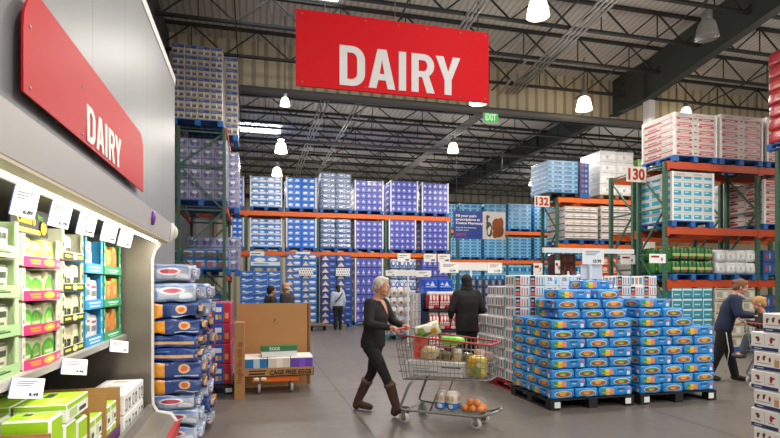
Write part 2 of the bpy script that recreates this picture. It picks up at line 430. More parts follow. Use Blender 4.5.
# plate girder of the rigid frame, running along Y, with its column
XG = 11.0
def girder():
    pb = [(14.6 + 15.8, 6.89), (13.0, 6.89), (4.0, 8.33)]; pt = [(4.0, 9.15), (10.3, 8.42), (13.0, 8.05), (30.4, 8.05)]
    poly = pb + pt
    m = MB(); m.prism([(y, z) for y, z in poly], 'x', XG - .012, XG + .012)
    for a, b in zip(pb[:-1], pb[1:]): m.bar((XG, a[0], a[1]), (XG, b[0], b[1]), .25, .03)
    for y, zb, zt in ((13.0, 6.89, 8.05), (19, 6.89, 8.05), (24, 6.89, 8.05), (8.5, 7.62, 8.6)): m.box(XG - .12, XG + .12, y - .01, y + .01, zb, zt)
    return struct(m.build('roof_girder', GIRD))
girder()
struct(MB().box(XG + .0, XG + .2, 12.9, 13.15, 0, 6.88).build('column', WHITE))
# duct along the step and small pipes
m = MB(); m.tube([(-3.9, 14.25, 6.62), (25.7, 14.25, 6.62)], .11, 12); struct(m.build('trim_3', pm('grey_pipe', '#6d6c68', .5)))
CONDUIT = pm('conduit', '#b5b6b3', .35, metal=.6)
def conduits(xs, y0, y1, z0, z1, r=.025):
    m = MB()
    for x in xs: m.tube([(x, y0, z0), (x, y1, z1)], r, 6)
    return struct(m.build('ceiling_conduit', CONDUIT))
conduits([1.85, 1.95, 2.06], 14.8, 27, 6.8, 6.8); conduits([2.9, 3.0], 14.8, 27, 6.85, 6.85)
conduits([6.6, 6.7, 6.8, 6.9], 14.8, 27, 6.8, 6.8)
conduits([7.2, 7.32, 7.44, 7.56], 7, 14.3, zr(7) - .8, zr(14.3) - .8, .03)
conduits([4.6, 4.7, 4.8], 7, 14.3, zr(7) - .8, zr(14.3) - .8, .03)
m = MB(); m.tube([(-3.9, 19.2, 6.7), (13, 19.2, 6.7)], .06, 8); m.tube([(-3.9, 29.2, 6.3), (24, 29.2, 6.3)], .12, 8); struct(m.build('ceiling_pipe', pm('dark_pipe', '#4a4a49', .5)))
m = MB(); m.tube([(gx(568, 12.2), 12.2, gz(8, gx(568, 12.2), 12.2)), (gx(497, 13.9), 13.9, gz(97, gx(497, 13.9), 13.9))], .03, 8); struct(m.build('ceiling_conduit', CONDUIT))
# skylights
SKYL = pm('skylight_glow', '#f4f8ff', .5, emit='#eef5ff', estr=4.0)
struct(MB().box(-.55, 1.9, 11.75, 12.35, zr(12) - .06, zr(12) - .03).build('window_1', SKYL))
struct(MB().box(-.5, 1.0, 20.3, 21.4, 7.5, 7.54).build('window_2', SKYL))

# ================================================================ pallets, cartons, loads, racks
def pallet_mesh(w, d, h, mat):
    def f():
        m = MB(); b = .018
        n = 6
        for j in range(n):
            y0 = -d / 2 + j * (d - .1) / (n - 1); m.box(-w / 2, w / 2, y0, y0 + .1, h - b, h)
        for x in (-w / 2, -.06, w / 2 - .12):
            m.box(x, x + .12, -d / 2, d / 2, h - 2 * b, h - b); m.box(x, x + .12, -d / 2, d / 2, 0, b)
            for y in (-d / 2, -.06, d / 2 - .12): m.box(x, x + .12, y, y + .12, b, h - 2 * b)
        return m.mesh('pallet', mat)
    return cached(('pal', round(w, 2), round(d, 2), h, mat.name), f)
def cham(m, w, d, h, c=.006, off=(0, 0, 0), mi=0):
    x, y, z = w / 2, d / 2, h / 2; ox, oy, oz = off
    m.box(ox - x, ox + x, oy - y + 0, oy + y, oz - z, oz + z, mi); return m
def carton_mesh(w, d, h, mat, seam=True):
    def f():
        m = MB(); c = min(.012, h * .05); x, y, z = w / 2, d / 2, h / 2
        # chamfered box
        P = {}
        vs = []
        for sx in (-1, 1):
            for sy in (-1, 1):
                for sz in (-1, 1):
                    for ax in range(3):
                        q = [sx * (x - (c if ax != 0 else 0)), sy * (y - (c if ax != 1 else 0)), sz * (z - (c if ax != 2 else 0))]
                        P[(sx, sy, sz, ax)] = len(vs); vs.append(q)
        fs = []; uvs = []
        Q = [(0, 0), (1, 0), (1, 1), (0, 1)]
        def main(ids, uo): fs.append(tuple(ids)); uvs.append([(a + uo, b) for a, b in Q])
        for s in (-1, 1):
            a = [P[(-1, s, -1, 1)], P[(1, s, -1, 1)], P[(1, s, 1, 1)], P[(-1, s, 1, 1)]]
            main(a if s < 0 else [a[1], a[0], a[3], a[2]], 0)
            a = [P[(s, -1, -1, 0)], P[(s, 1, -1, 0)], P[(s, 1, 1, 0)], P[(s, -1, 1, 0)]]
            main(a if s > 0 else [a[1], a[0], a[3], a[2]], 1)
            a = [P[(-1, -1, s, 2)], P[(1, -1, s, 2)], P[(1, 1, s, 2)], P[(-1, 1, s, 2)]]
            main(a if s > 0 else [a[3], a[2], a[1], a[0]], 2)
        def nf(ids):
            fs.append(tuple(ids)); uvs.append([(-.5, -.5)] * len(ids))
        for a in (-1, 1):
            for b in (-1, 1):
                nf([P[(-1, a, b, 1)], P[(1, a, b, 1)], P[(1, a, b, 2)], P[(-1, a, b, 2)]])
                nf([P[(a, -1, b, 0)], P[(a, 1, b, 0)], P[(a, 1, b, 2)], P[(a, -1, b, 2)]])
                nf([P[(a, b, -1, 0)], P[(a, b, 1, 0)], P[(a, b, 1, 1)], P[(a, b, -1, 1)]])
                for e in (-1, 1): nf([P[(a, b, e, 0)], P[(a, b, e, 1)], P[(a, b, e, 2)]])
        m.add(vs, fs, uvs)
        return m.mesh('carton', mat)
    return cached(('ctn', round(w, 3), round(d, 3), round(h, 3), mat.name), f)
def post_mesh(h):
    def f():
        m = MB(); t = .05; th = .006
        m.box(0, t, 0, th, 0, h).box(0, th, 0, t, 0, h); return m.mesh('corner_post', WHITE)
    return cached(('post', round(h, 2)), f)
def load(label, X0, X1, Y0, z0, z1, d, nx, nz, mat, ny=1, posts=False, pal=PALBLUE, wrap=False, cap=None, group=None, cat='pallet load', kind='carton', soft=False, name='pallet_load', topcap=None):
    """a wrapped pallet of cartons; (X0..X1) front, Y0 front plane, z0 base, z1 top"""
    w = X1 - X0; ph = .13; t = thing(name, label, cat, ((X0 + X1) / 2, Y0 + d / 2, z0), 0, group)
    put('pallet', pallet_mesh(w, d, ph, pal), t)
    iw = w - (.03 if posts else .01); ch = (z1 - z0 - ph) / nz; cw = iw / nx; cd = (d - .02) / ny
    if soft:
        vs = [cached(('softc', round(cw, 2), round(cd, 2), round(ch, 2), mat.name, j), lambda j=j: MB().puff(cw * .995, cd * .995, ch * .995, (7, 5, 5), 9, .02, 5, j).mesh('carton', mat)) for j in range(3)]
    else: vs = [carton_mesh(cw * .992, cd * .99, ch * .985, mat)]
    for k in range(nz):
        for a in range(nx):
            for b in range(ny):
                put(kind, vs[(a + k * 2 + b) % len(vs)], t, (-iw / 2 + (a + .5) * cw, -d / 2 + .01 + (b + .5) * cd, ph + (k + .5) * ch))
    if posts:
        for sx, sy, rz in ((-1, -1, 0), (1, -1, PI / 2), (1, 1, PI), (-1, 1, -PI / 2)):
            put('corner_post', post_mesh(z1 - z0 - ph + .02), t, (sx * (w / 2 + .004), sy * (d / 2 + .004), ph), rz)
    if topcap:
        MB().box(-w / 2, w / 2, -d / 2, d / 2, 0, .1).build('top_cap', topcap, t, (0, 0, z1 - z0 - .08))
    if wrap:
        cached('x', lambda: 0)
        m = MB().puff(w + .05, d + .05, z1 - z0 - ph + .04, (10, 8, 10), 14, .035, 3.5, len(LABELS)); m.build('stretch_wrap', FILM, t, (0, 0, ph + (z1 - z0 - ph) / 2))
    return t
def rack(name, label, loc, rz, bays, dep, levels, height, beam=ORANGE, group=None, deck=True, beam_h=.13, frames=None, levels_by_bay=None):
    """selective pallet rack: local x = length, y = depth (front at 0)"""
    t = thing(name, label, 'pallet rack', loc, rz, group)
    pw = .09
    def frame_mesh():
        m = MB(); z = .25; k = 0
        m.bar((0, .04, z), (0, dep - .04, z), .035)
        while z < height - .7:
            z2 = z + 1.0; z2 = min(z2, height - .1)
            a, b = ((.04, dep - .04) if k % 2 else (dep - .04, .04))
            m.bar((0, a, z), (0, b, z2), .035); m.bar((0, .04, z2), (0, dep - .04, z2), .035)
            z = z2; k += 1
        return m.mesh('upright_frame', GREEN)
    def post_m():
        m = MB(); m.box(-pw / 2, pw / 2, -.035, .035, 0, height).box(-.05, .05, -.05, .05, 0, .012)
        z = .2
        while z < height - .1:
            for x in (-.02, .02): m.box(x - .006, x + .006, -.0365, .0365, z, z + .03, 1)
            z += .1
        return m.mesh('post', [GREEN, BLACK])
    fm = cached(('frame', dep, height), frame_mesh); po = cached(('rpost', height), post_m)
    xs = [0]
    for b in bays: xs.append(xs[-1] + b)
    for x in xs:
        f = put('upright_frame', fm, t, (x, 0, 0))
        put('post', po, f, (0, .04, 0)); put('post', po, f, (0, dep - .04, 0))
    for bi, b in enumerate(bays):
        for z in (levels_by_bay[bi] if levels_by_bay else levels):
            bm = cached(('beam', round(b, 2), beam.name, beam_h), lambda: MB().box(pw / 2, b - pw / 2, -.025, .025, -beam_h, 0).box(pw / 2 - .05, pw / 2 + .01, -.035, .035, -beam_h - .04, 0).box(b - pw / 2 - .01, b - pw / 2 + .05, -.035, .035, -beam_h - .04, 0).mesh('beam', beam))
            put('beam', bm, t, (xs[bi], 0, z)); put('beam', bm, t, (xs[bi], dep, z))
            if deck:
                def dm():
                    m = MB(); n = 8
                    for j in range(n + 1): m.bar((.1 + j * (b - .2) / n, .03, -.02), (.1 + j * (b - .2) / n, dep - .03, -.02), .03, .012)
                    for j in range(7): m.bar((.06, .1 + j * (dep - .2) / 6, -.006), (b - .06, .1 + j * (dep - .2) / 6, -.006), .008)
                    return m.mesh('wire_deck', DECK)
                put('wire_deck', cached(('deck', round(b, 2), dep), dm), t, (xs[bi], 0, z))
    return t
def stack(nm, cat, group, cells, mesh, label_fn, rz=0, parent=None):
    """individual cartons: cells = list of (key, loc)"""
    for key, loc in cells:
        o = put(nm, mesh if not callable(mesh) else mesh(key), None, loc, rz); tag(o, label_fn(key), cat, group)
# ================================================================ refrigerated case on the left
def wpart(mb, name, mats, t): return mb.build(name, mats, t, loc=-Vector(t.location))
def text_fit(txt, w, h, mat, bold=0.0):
    me = text_mesh(txt, 1.0, mat, bold, .003)
    me = me.copy(); xs = [v.co.x for v in me.vertices]; zs = [v.co.z for v in me.vertices]
    cx, cz = (min(xs) + max(xs)) / 2, (min(zs) + max(zs)) / 2
    me.transform(Matrix.Diagonal((w / (max(xs) - min(xs)), 1, h / (max(zs) - min(zs)), 1)) @ Matrix.Translation((-cx, 0, -cz)))
    return me
SS = pm('stainless_steel', '#8d867a', .36, metal=.7, noise_amt=.22, nscale=5)
CG = pm('case_light_grey', '#b9b7b4', .4)
CB = pm('case_beige_lip', '#cbbda2', .45)
CDK = pm('case_dark_inside', '#2c2b29', .6)
Y0C, Y1C = .9, 5.25
cs_t = thing('refrigerated_case', 'long open grey refrigerated dairy case along the left wall with lit canopy', 'display case', (-1.3, 3.1, 0))
prof = [(-1.78, .1), (-.72, .1), (-.70, .3), (-.74, .36), (-.86, .39), (-.9, .46), (-.905, .6), (-.905, 1.78), (-.88, 1.87), (-.80, 1.95), (-.745, 1.96), (-.735, 2.12), (-1.78, 2.12)]
wpart(MB().prism(prof, 'y', Y1C - .05, Y1C), 'end_panel', SS, cs_t)
wpart(MB().tube([(x, Y1C - .025, z) for x, z in prof[1:12]], .022, 8), 'end_panel_edging', pm('pale_plastic', '#d9d6cf', .4), cs_t)
wpart(MB().prism([(-.75, 1.955), (-.735, 2.118), (-.80, 2.125), (-.80, 1.955)], 'y', Y0C, Y1C), 'fascia', CG, cs_t)
wpart(MB().prism([(-.752, 1.94), (-.752, 1.957), (-.83, 1.957), (-.83, 1.94)], 'y', Y0C, Y1C), 'canopy_lip', CB, cs_t)
wpart(MB().tube([(-.86, Y0C + .1, 1.95), (-.86, Y1C - .08, 1.95)], .016, 8), 'lamp_tube', pm('case_lamp', '#ffffff', .3, emit='#fff6e6', estr=9), cs_t)
wpart(MB().prism([(-.83, 1.955), (-1.02, 2.06), (-1.02, 2.1), (-.83, 2.1)], 'y', Y0C, Y1C - .05), 'canopy_underside', pm('canopy_white', '#e3e1da', .35), cs_t)
wpart(MB().box(-1.78, -.80, Y0C, Y1C, 2.1, 2.125), 'canopy_top', CDK, cs_t)
m = MB(); m.lathe([(.02, 0), (.085, .004), (.09, .03), (.085, .06), (.02, .065)], 20, (-.775, Y1C, 2.04), 'y'); wpart(m, 'fascia_end_cap', pm('pale_plastic', '#d9d6cf', .4), cs_t)
wpart(MB().box(-1.78, -1.73, Y0C, Y1C - .05, .1, 2.1), 'back_panel', CDK, cs_t)
us = wpart(MB().box(-1.72, -1.0, Y0C, Y1C - .06, 2.0, 2.02), 'upper_shelf', CDK, cs_t)
wpart(MB().prism([(-1.0, 1.985), (-.985, 1.985), (-.975, 2.035), (-.99, 2.035)], 'y', Y0C, Y1C - .06), 'upper_price_rail', CG, cs_t)
wpart(MB().box(-1.73, -1.12, Y0C, Y1C - .06, 1.08, 1.11), 'middle_shelf', CG, cs_t)
wpart(MB().prism([(-1.125, 1.06), (-1.1, 1.065), (-1.1, 1.105), (-1.125, 1.109)], 'y', Y0C, Y1C - .06), 'middle_price_rail', pm('rail_grey', '#a5a29a', .4, metal=.4), cs_t)
for y in (1.4, 2.6, 3.8, 5.0): wpart(MB().prism([(-1.73, .8), (-1.73, 1.08), (-1.2, 1.08)], 'y', y, y + .01), 'shelf_bracket', CDK, cs_t)
wpart(MB().box(-1.75, -.93, Y0C, Y1C - .05, .36, .4), 'tub_deck', SS, cs_t)
wpart(MB().prism([(-.93, .1), (-.72, .1), (-.70, .3), (-.74, .36), (-.88, .40), (-.905, .47), (-.93, .47)], 'y', Y0C, Y1C - .05), 'tub_front', pm('tub_grey', '#8f8a80', .4, metal=.5), cs_t)
wpart(MB().prism([(-.70, .2), (-.665, .21), (-.665, .29), (-.70, .3)], 'y', Y0C, Y1C), 'bumper', pm('bumper_red', '#b3231f', .4), cs_t)
wpart(MB().box(-.7455, -.743, 3.02, 3.12, 2.035, 2.062), 'warning_sticker', pm('sticker_red', '#a82a2a', .5), cs_t)
wpart(MB().tube([(-.73, 4.28, 2.1), (-.728, 4.28, 2.06), (-.735, 4.29, 2.0)], [.012, .018, .01], 8), 'purple_clip', pm('clip_purple', '#8d49b8', .4), cs_t)
Lc = bpy.data.lights.new('case_lamp', 'AREA'); Lc.shape = 'RECTANGLE'; Lc.size = .06; Lc.size_y = 4.0; Lc.energy = 42; Lc.color = (1, .96, .88)
oc = bpy.data.objects.new('case_lamp', Lc); COL.objects.link(oc); oc.location = (-.84, 3.1, 1.93); oc.rotation_euler = (0, R(46), 0)
# wall sign DAIRY
def dairy_wall():
    t = thing('wall_sign', 'glossy red round-cornered sign lettered DAIRY on the white wall above the case', 'sign', (XW + .06, 4.98, 2.62))
    yl, yr, zb, zt = -1.64, 1.64, 0, .64
    pts = [(yl, zb), (yr, zb)]
    for c, a0 in (((yr - .2, zt - .2), 0), ((yl + .28, zt - .28), 90)):
        r = .2 if a0 == 0 else .28
        for j in range(9): a = R(a0 + j * 90 / 8); pts.append((c[0] + r * math.cos(a), c[1] + r * math.sin(a)))
    MB().prism(pts, 'x', -.006, .006).build('sign_panel', pm('gloss_red', '#c40a1b', .5, spec=.25, coat=0), t)
    o = put('lettering', block_letters(1.06, .28, WHITE), t, (.009, .03, .17), PI / 2)
    for y in (-1.0, 0, 1.0): MB().bar((-.058, y, .03), (.0, y, .03), .025).bar((-.058, y, .0), (-.058, y, .06), .03).build('bracket', STEEL, t)
    for y in (-1.55, -.6, .5, 1.55):
        for z in (.05, .4): MB().lathe([(.012, 0), (.01, .004)], 8, (.006, y, z), 'x').build('screw', STEEL, t)
dairy_wall()
# price tags
def price_tag(X, Y, z, w, h, rot, label, num):
    t = thing('price_tag', label, 'price tag', (X, Y, z), 0, 'price tags on the dairy case'); t.rotation_euler = rot
    MB().box(-w / 2, w / 2, -.002, .002, -h / 2, h / 2).build('card', PAPER, t)
    MB().box(-w / 2 - .004, -w / 2, -.003, .003, -h / 2, h / 2).build('card_edge', pm('edge_blue', '#3d4f9c', .5), t)
    if w < .1: MB().add([(-w / 2, 0, h / 2), (w / 2, 0, h / 2), (w / 2 - .012, .035, h / 2 + .05), (-w / 2 + .012, .035, h / 2 + .05)], [(0, 1, 2, 3)]).build('folded_clip', WHITE, t)
    text(num, .022, BLACK, t, (w * .22, -.004, -h * .32), bold=.001)
    m = MB()
    for k in range(3): m.box(-w * .35, w * (.3 - .1 * k), -.0035, -.002, h * (.3 - .1 * k), h * (.3 - .1 * k) + .006)
    m.build('fine_print', INK, t)
pn = ['nearest', 'second nearest', 'middle', 'second farthest', 'farthest']
for j, (Y, num) in enumerate([(2.6, '6.89'), (3.03, '5.79'), (3.47, '6.49'), (3.97, '7.99'), (4.44, '9.49')]):
    price_tag(-.955, Y, 1.905, .092, .125, (R(8), R(13), R(6)), 'white price card hanging from the upper shelf rail, %s of five' % pn[j], num)
for j, (px, num, nm) in enumerate([(20, '8.49', 'nearest of three, left'), (69, '9.99', 'below the dark boxes'), (115, '11.49', 'below the green boxes')]):
    u = px - 254; z_ = 547.2 * -1.06 / u; Y = (z_ + 1.06 * sn) / cs
    price_tag(-1.03, Y, 1.065, .13, .12, (R(-48), R(8), R(18)), 'white price card tilted out from the middle shelf, ' + nm, num)
# ---- display trays and pouches on the middle shelf
INCARD = pm('tray_inside_card', '#a5764a', .8)
def tray_mesh(w, d, h, lip, outer, side, key, bow=.0):
    def f():
        m = MB(); t = .006
        m.box(-w / 2, w / 2, d - t, d, 0, h, 2); m.box(-w / 2, w / 2, 0, d, 0, t, 2)
        for s in (-1, 1):
            x0, x1 = (-w / 2, -w / 2 + t) if s < 0 else (w / 2 - t, w / 2)
            m.box(x0, x1, 0, d, t, h * .98, 1)
            a, b = (-w / 2, -w / 2 + .035) if s < 0 else (w / 2 - .035, w / 2)
            m.box(a, b, -.002, t, t, h * .98, 1)
        n = 6
        vs = []; 
        for i in range(n + 1):
            x = -w / 2 + w * i / n; y = -.008 - bow * (1 - (2 * i / n - 1) ** 2); zz = 0
            vs += [(x, y, zz + .0), (x, y, lip + zz)]
        m.add(vs, [(2 * i, 2 * i + 2, 2 * i + 3, 2 * i + 1) for i in range(n)], [[(i / n, 0), ((i + 1) / n, 0), ((i + 1) / n, 1), (i / n, 1)] for i in range(n)], 0)
        m.box(-w / 2, w / 2, -.007, -.002, 0, lip * .9, 1)
        return m.mesh('tray', [outer, side, INCARD])
    return cached(('tray', key), f)
lipP = decal('tray_pink', '#e23a7a', [('e', .52, .5, .16, .36, '#f6c21c'), ('r', .1, .52, .3, .72, '#f3a52a'), ('r', .12, .25, .3, .42, '#f3a52a'), ('r', .78, .5, .92, .62, '#ffe9f0'), ('r', .76, .28, .94, .4, '#ffe9f0'), ('r', .46, .4, .6, .6, '#fbe9a2')], .5)
sideP = decal('tray_pink_side', '#f1efe6', [('e', .5, .75, .3, .1, '#f2c230'), ('e', .5, .4, .25, .08, '#d8407a')], .6)
lipG = decal('tray_pale_green', '#a9cf8f', [('r', .3, .35, .8, .5, '#2f5a2c'), ('r', .35, .55, .7, .62, '#3f6d3a')], .6)
sideG = pm('tray_pale_green_side', '#bfd9a6', .6)
lipK = decal('tray_dark', '#2f3322', [('r', .08, .35, .35, .65, '#e8d83a'), ('e', .55, .5, .12, .35, '#f2ea9a'), ('r', .7, .3, .95, .7, '#c9d84a'), ('r', 0, .9, 1, 1, '#e9e6d0')], .6)
sideK = decal('tray_dark_side', '#dfe3c4', [('e', .5, .8, .4, .1, '#6e8f2a'), ('e', .5, .5, .4, .12, '#41502a'), ('e', .5, .2, .4, .1, '#8aa63a')], .6)
lipB = decal('tray_blue', '#2f9ad2', [('r', .15, .55, .85, .72, '#e9f5fb'), ('r', .2, .2, .8, .38, '#bfe0f2')], .6)
sideB = decal('tray_blue_side', '#3aa3da', [('e', .5, .7, .35, .07, '#ffffff'), ('e', .5, .3, .35, .07, '#d8eefa')], .6)
lipE = decal('tray_green', '#3aa06a', [('r', .2, .45, .8, .62, '#e3f3e8'), ('r', .3, .2, .7, .3, '#bfe3cd')], .6)
sideE = decal('tray_green_side', '#4aae78', [('e', .5, .7, .35, .07, '#173d28'), ('e', .5, .3, .35, .07, '#e9f5ee')], .6)
pouchL = decal('pouch_lime', '#dfe8b8', [('e', .5, .3, .52, .5, '#4fbf2e'), ('e', .45, .36, .36, .3, '#86dc4e'), ('r', .2, .26, .8, .36, '#e9f7d8'), ('r', .1, .88, .9, .96, '#b8d56a')], .3, .5, .4, 30)
pouchY = decal('pouch_yellow_green', '#e3e58a', [('r', .0, .8, 1, 1, '#9fc52e'), ('r', .15, .45, .85, .6, '#b3c83a'), ('r', .2, .2, .8, .34, '#f6f4cf')], .3, .5, .4, 30)
pouchC = decal('pouch_cream', '#efe9d2', [('r', .15, .55, .85, .75, '#3d4a3a'), ('r', .25, .3, .75, .4, '#77806a'), ('r', 0, .9, 1, 1, '#556650')], .35, .4, .3, 30)
pouchW = decal('pouch_corn', '#ece7bd', [('e', .3, .25, .22, .2, '#4d6b25'), ('e', .7, .3, .2, .2, '#2f3d1c'), ('r', .2, .4, .8, .5, '#20281a')], .35, .4, .3, 30)
pouchS = decal('pouch_white_cheese', '#f1eee6', [('r', .2, .4, .8, .6, '#8f8b84'), ('r', .2, .7, .8, .78, '#c4453f')], .35, .4, .3, 30)
pouchO = decal('pouch_orange_snack', '#d98a45', [('r', .25, .0, .75, .25, '#6cae2a'), ('r', .1, .85, .9, 1, '#8fbf3f'), ('e', .5, .55, .2, .2, '#f3c07a')], .35, .4, .3, 30)
def display(kind, desc, Y0, Y1, z0, tiers, th, lipm, sidem, pouch, npch, plabel, bow=0, lipf=.33, empty_top=False, pcat='pouch'):
    w = (Y1 - Y0) * .97; d = .42; X = -1.14; tn = ['bottom', 'second from bottom', 'third from bottom', 'top'] if tiers == 4 else ['bottom', 'middle', 'top']
    for k in range(tiers):
        z = z0 + k * th
        o = put('display_tray', tray_mesh(w, d, th * .97, th * lipf * .9, lipm, sidem, (kind, w), bow), None, (X, (Y0 + Y1) / 2, z), PI / 2)
        tag(o, '%s display tray, %s of its stack on the middle shelf' % (desc, tn[k]), 'display tray', 'display trays on the dairy shelf')
        n = npch - (1 if empty_top and k == tiers - 1 else 0)
        pw = (w - .05) / npch
        for j in range(n):
            ph = th * (.86 - .08 * (j % 2))
            me = cached(('pouch', kind, j % 2), lambda: MB().puff(pw * .98, .075, ph, (6, 4, 6), 7, .008, 9, j, rad=.02).mesh('pouch', pouch[0]))
            if len(pouch) > 1 and k == tiers - 1:
                me = cached(('pouch2', kind, j % 2), lambda: MB().puff(pw * .98, .075, ph, (6, 4, 6), 7, .008, 9, j, rad=.02).mesh('pouch', pouch[1]))
            q = put('pouch', me, None, (X - .055 - .012 * (j % 2), (Y0 + Y1) / 2 - w / 2 + .03 + pw * (j + .5), z + .01 + ph / 2), PI / 2 + R(random.uniform(-6, 6)))
            tag(q, '%s, %s from left in the %s tray' % (plabel, ORD[j + 1], tn[k]), pcat, plabel + ' group')
display('palegreen', 'pale green card', 2.5, 3.03, 1.112, 4, .19, lipG, sideG, [pouchC], 2, 'cream pouch with dark print')
display('pink', 'pink lipped white', 3.06, 3.6, 1.112, 4, .178, lipP, sideP, [pouchL, pouchY], 3, 'white pouch with lime green leaf print', .03)
display('dark', 'dark olive lipped', 3.64, 4.06, 1.112, 4, .198, lipK, sideK, [pouchW], 3, 'pale corn snack pouch', 0, .3, True)
display('blue', 'light blue card', 4.1, 4.54, 1.112, 3, .262, lipB, sideB, [pouchS], 2, 'white cheese pouch', 0, .3, True)
display('green', 'green card', 4.57, 5.12, 1.112, 3, .262, lipE, sideE, [pouchO], 3, 'orange and green snack pouch', 0, .28)
h_ = thing('header_card', 'black header card with yellow lettering on top of the pink tray stack', 'header card', (-1.2, 3.33, 1.826), PI / 2)
MB().box(-.25, .25, -.004, .004, 0, .15).build('card', pm('header_black', '#26251f', .6), h_)
MB().lathe([(.001, 0), (.035, .001), (.04, .006), (.001, .012)], 14, (.16, -.018, .05), 'y').build('lemon_print', pm('lemon_yellow', '#f2cf1f', .5), h_)
MB().box(-.16, .14, -.006, -.004, .01, .035).build('ribbon_print', pm('lemon_yellow', '#f2cf1f', .5), h_)
text('Cilantro', .09, pm('lemon_yellow', '#f2cf1f', .5), h_, (-.06, -.007, .085), bold=.001, xs=.8)
text('lime', .05, pm('leaf_green', '#5fae3a', .5), h_, (.13, -.007, .11), xs=.8)
# lime packages lying on the upper shelf
LIME = decal('lime_package', '#a7c638', [('r', .1, .3, .6, .7, '#e6efc0'), ('r', .7, .2, .9, .8, '#5e7d1f')], .4, .3)
for j in range(7):
    y = 1.9 + j * .42
    o = put('flat_package', cached('flatpk', lambda: MB().puff(.36, .3, .06, (5, 5, 3), 6, .008, 6, 1).mesh('flat_package', LIME)), None, (-1.19, y, 2.052), PI / 2)
    tag(o, 'lime green flat package on the upper shelf, %s from the left' % ORD[j + 1], 'package', 'packages on the upper shelf')
# ---- bottom of the case: cartons of lime boxes
LBOX = decal('lime_box', '#f0f1e8', [('r', 2, 0, 3, 1, '#a4d21e'), ('r', 2.1, .2, 2.5, .55, '#c8e36a'), ('r', 2.55, .55, 2.9, .75, '#3b3d3a'), ('r', 0, .72, 1, 1, '#a4d21e'), ('r', .1, .12, .45, .6, '#bcd98a'), ('r', .55, .15, .9, .4, '#3c4136'), ('r', 1, .72, 2, 1, '#a4d21e'), ('r', 1.1, .15, 1.45, .6, '#6f9a2c'), ('r', 1.6, .2, 1.9, .55, '#d9e6b0')], .5)
WBOX = decal('white_box_black_print', '#efeee9', [('r', .1, .1, .4, .75, '#55565a'), ('r', .18, .2, .32, .65, '#e9e9e4'), ('r', .6, .12, .9, .7, '#3f4a3c'), ('r', .66, .2, .84, .5, '#cfd3c4'), ('r', 2.3, .3, 2.7, .7, '#c9c6bd')], .55)
def lbox(Yc, X, z, w, d, h, label, mat=LBOX, grp='boxes in the bottom of the case', nm='food_box', rz=PI / 2):
    o = put(nm, carton_mesh(w, d, h, mat), None, (X, Yc, z + h / 2), rz); tag(o, label, 'food box', grp); return o
def open_crate(Yc, X, z, w, d, h, label, hole=True):
    t = thing('cardboard_crate', label, 'crate', (X, Yc, z), 0); th = .008
    m = MB(); m.box(-d / 2, d / 2, -w / 2, w / 2, 0, th)
    m.box(-d / 2, d / 2, w / 2 - th, w / 2, 0, h); m.box(-d / 2, -d / 2 + th, -w / 2, w / 2, 0, h); 
    m.build('crate_shell', CARD, t)
    e = MB()                      # near end with an oval hand hole
    if hole:
        pts = []; 
        e.box(-d / 2, d / 2, -w / 2, -w / 2 + th, 0, h * .55); e.box(-d / 2, -.12, -w / 2, -w / 2 + th, h * .55, h * .72); e.box(.12, d / 2, -w / 2, -w / 2 + th, h * .55, h * .72); e.box(-d / 2, d / 2, -w / 2, -w / 2 + th, h * .72, h)
    else: e.box(-d / 2, d / 2, -w / 2, -w / 2 + th, 0, h)
    e.build('end_flap', CARD, t)
    MB().box(d / 2 - th, d / 2, -w / 2, w / 2, 0, h * .3).build('front_lip', decal('crate_lip', '#6a3a6d', [('r', .1, .3, .5, .6, '#d9c6d8'), ('r', .6, .35, .9, .6, '#b99ab8')], .6), t)
    return t
zD = .402
open_crate(2.55, -1.29, zD, .62, .7, .44, 'brown cardboard crate with hand hole in the near left corner of the case bottom')
for j in range(3):
    for k in range(2):
        lbox(2.36 + .19 * j, -1.12 - .33 * k, zD + .02, .17, .3, .4 - .1 * (j == 0), 'lime topped food box in near brown crate, %s row, %s from near end' % (['front', 'rear'][k], ORD[j + 1]))
for j in range(2):
    lbox(2.97 + .0, -1.06 - .23 * j, zD, .17, .22, .5 + .0 * j, 'tall white and lime food box just past the brown crate, %s from the front' % ORD[j + 1])
for j in range(2):
    for k in range(2):
        lbox(3.18 + .2 * j, -1.06 - .23 * k, zD, .18, .22, .42 - .03 * j, 'lime topped food box in the middle of the case bottom, column %s, row %s' % (ORD[j + 1], ORD[k + 1]))
for k in range(2):
    lbox(3.28, -1.07 - .26 * k, zD + .425, .36, .25, .1, 'flat lime box lying on top of the lime boxes, %s' % ['front one', 'rear one'][k])
for c, (ya, yb) in enumerate(((3.56, 3.92), (3.94, 4.32))):
    open_crate((ya + yb) / 2, -1.24, zD, yb - ya, .55, .42 - .03 * c, 'cardboard display crate with purple lip, %s of two, holding lime boxes' % ['nearer', 'farther'][c], False)
    for j in range(2):
        for k in range(2):
            for q in range(2):
                lbox(ya + .095 + .165 * j, -1.1 - .25 * k, zD + .01 + q * .15, .155, .24, .145, 'small lime box in the %s purple lipped crate, %s %s, %s layer' % (['nearer', 'farther'][c], ['front', 'rear'][k], ['left', 'right'][j], ['lower', 'upper'][q]), grp='small lime boxes in display crates')
for j in range(3):
    for q in range(2):
        lbox(4.46 + .235 * j, -1.09, zD + q * .165, .225, .3, .16, 'white box with black print at the far end of the case bottom, %s, %s layer' % (['near', 'centre', 'far'][j], ['lower', 'upper'][q]), WBOX)
for j in range(4):
    lbox(3.03 + .3 * j, -1.645, zD, .26, .15, .37, 'grey white carton standing at the back of the case bottom, %s from left' % ORD[j + 1], WBOX)
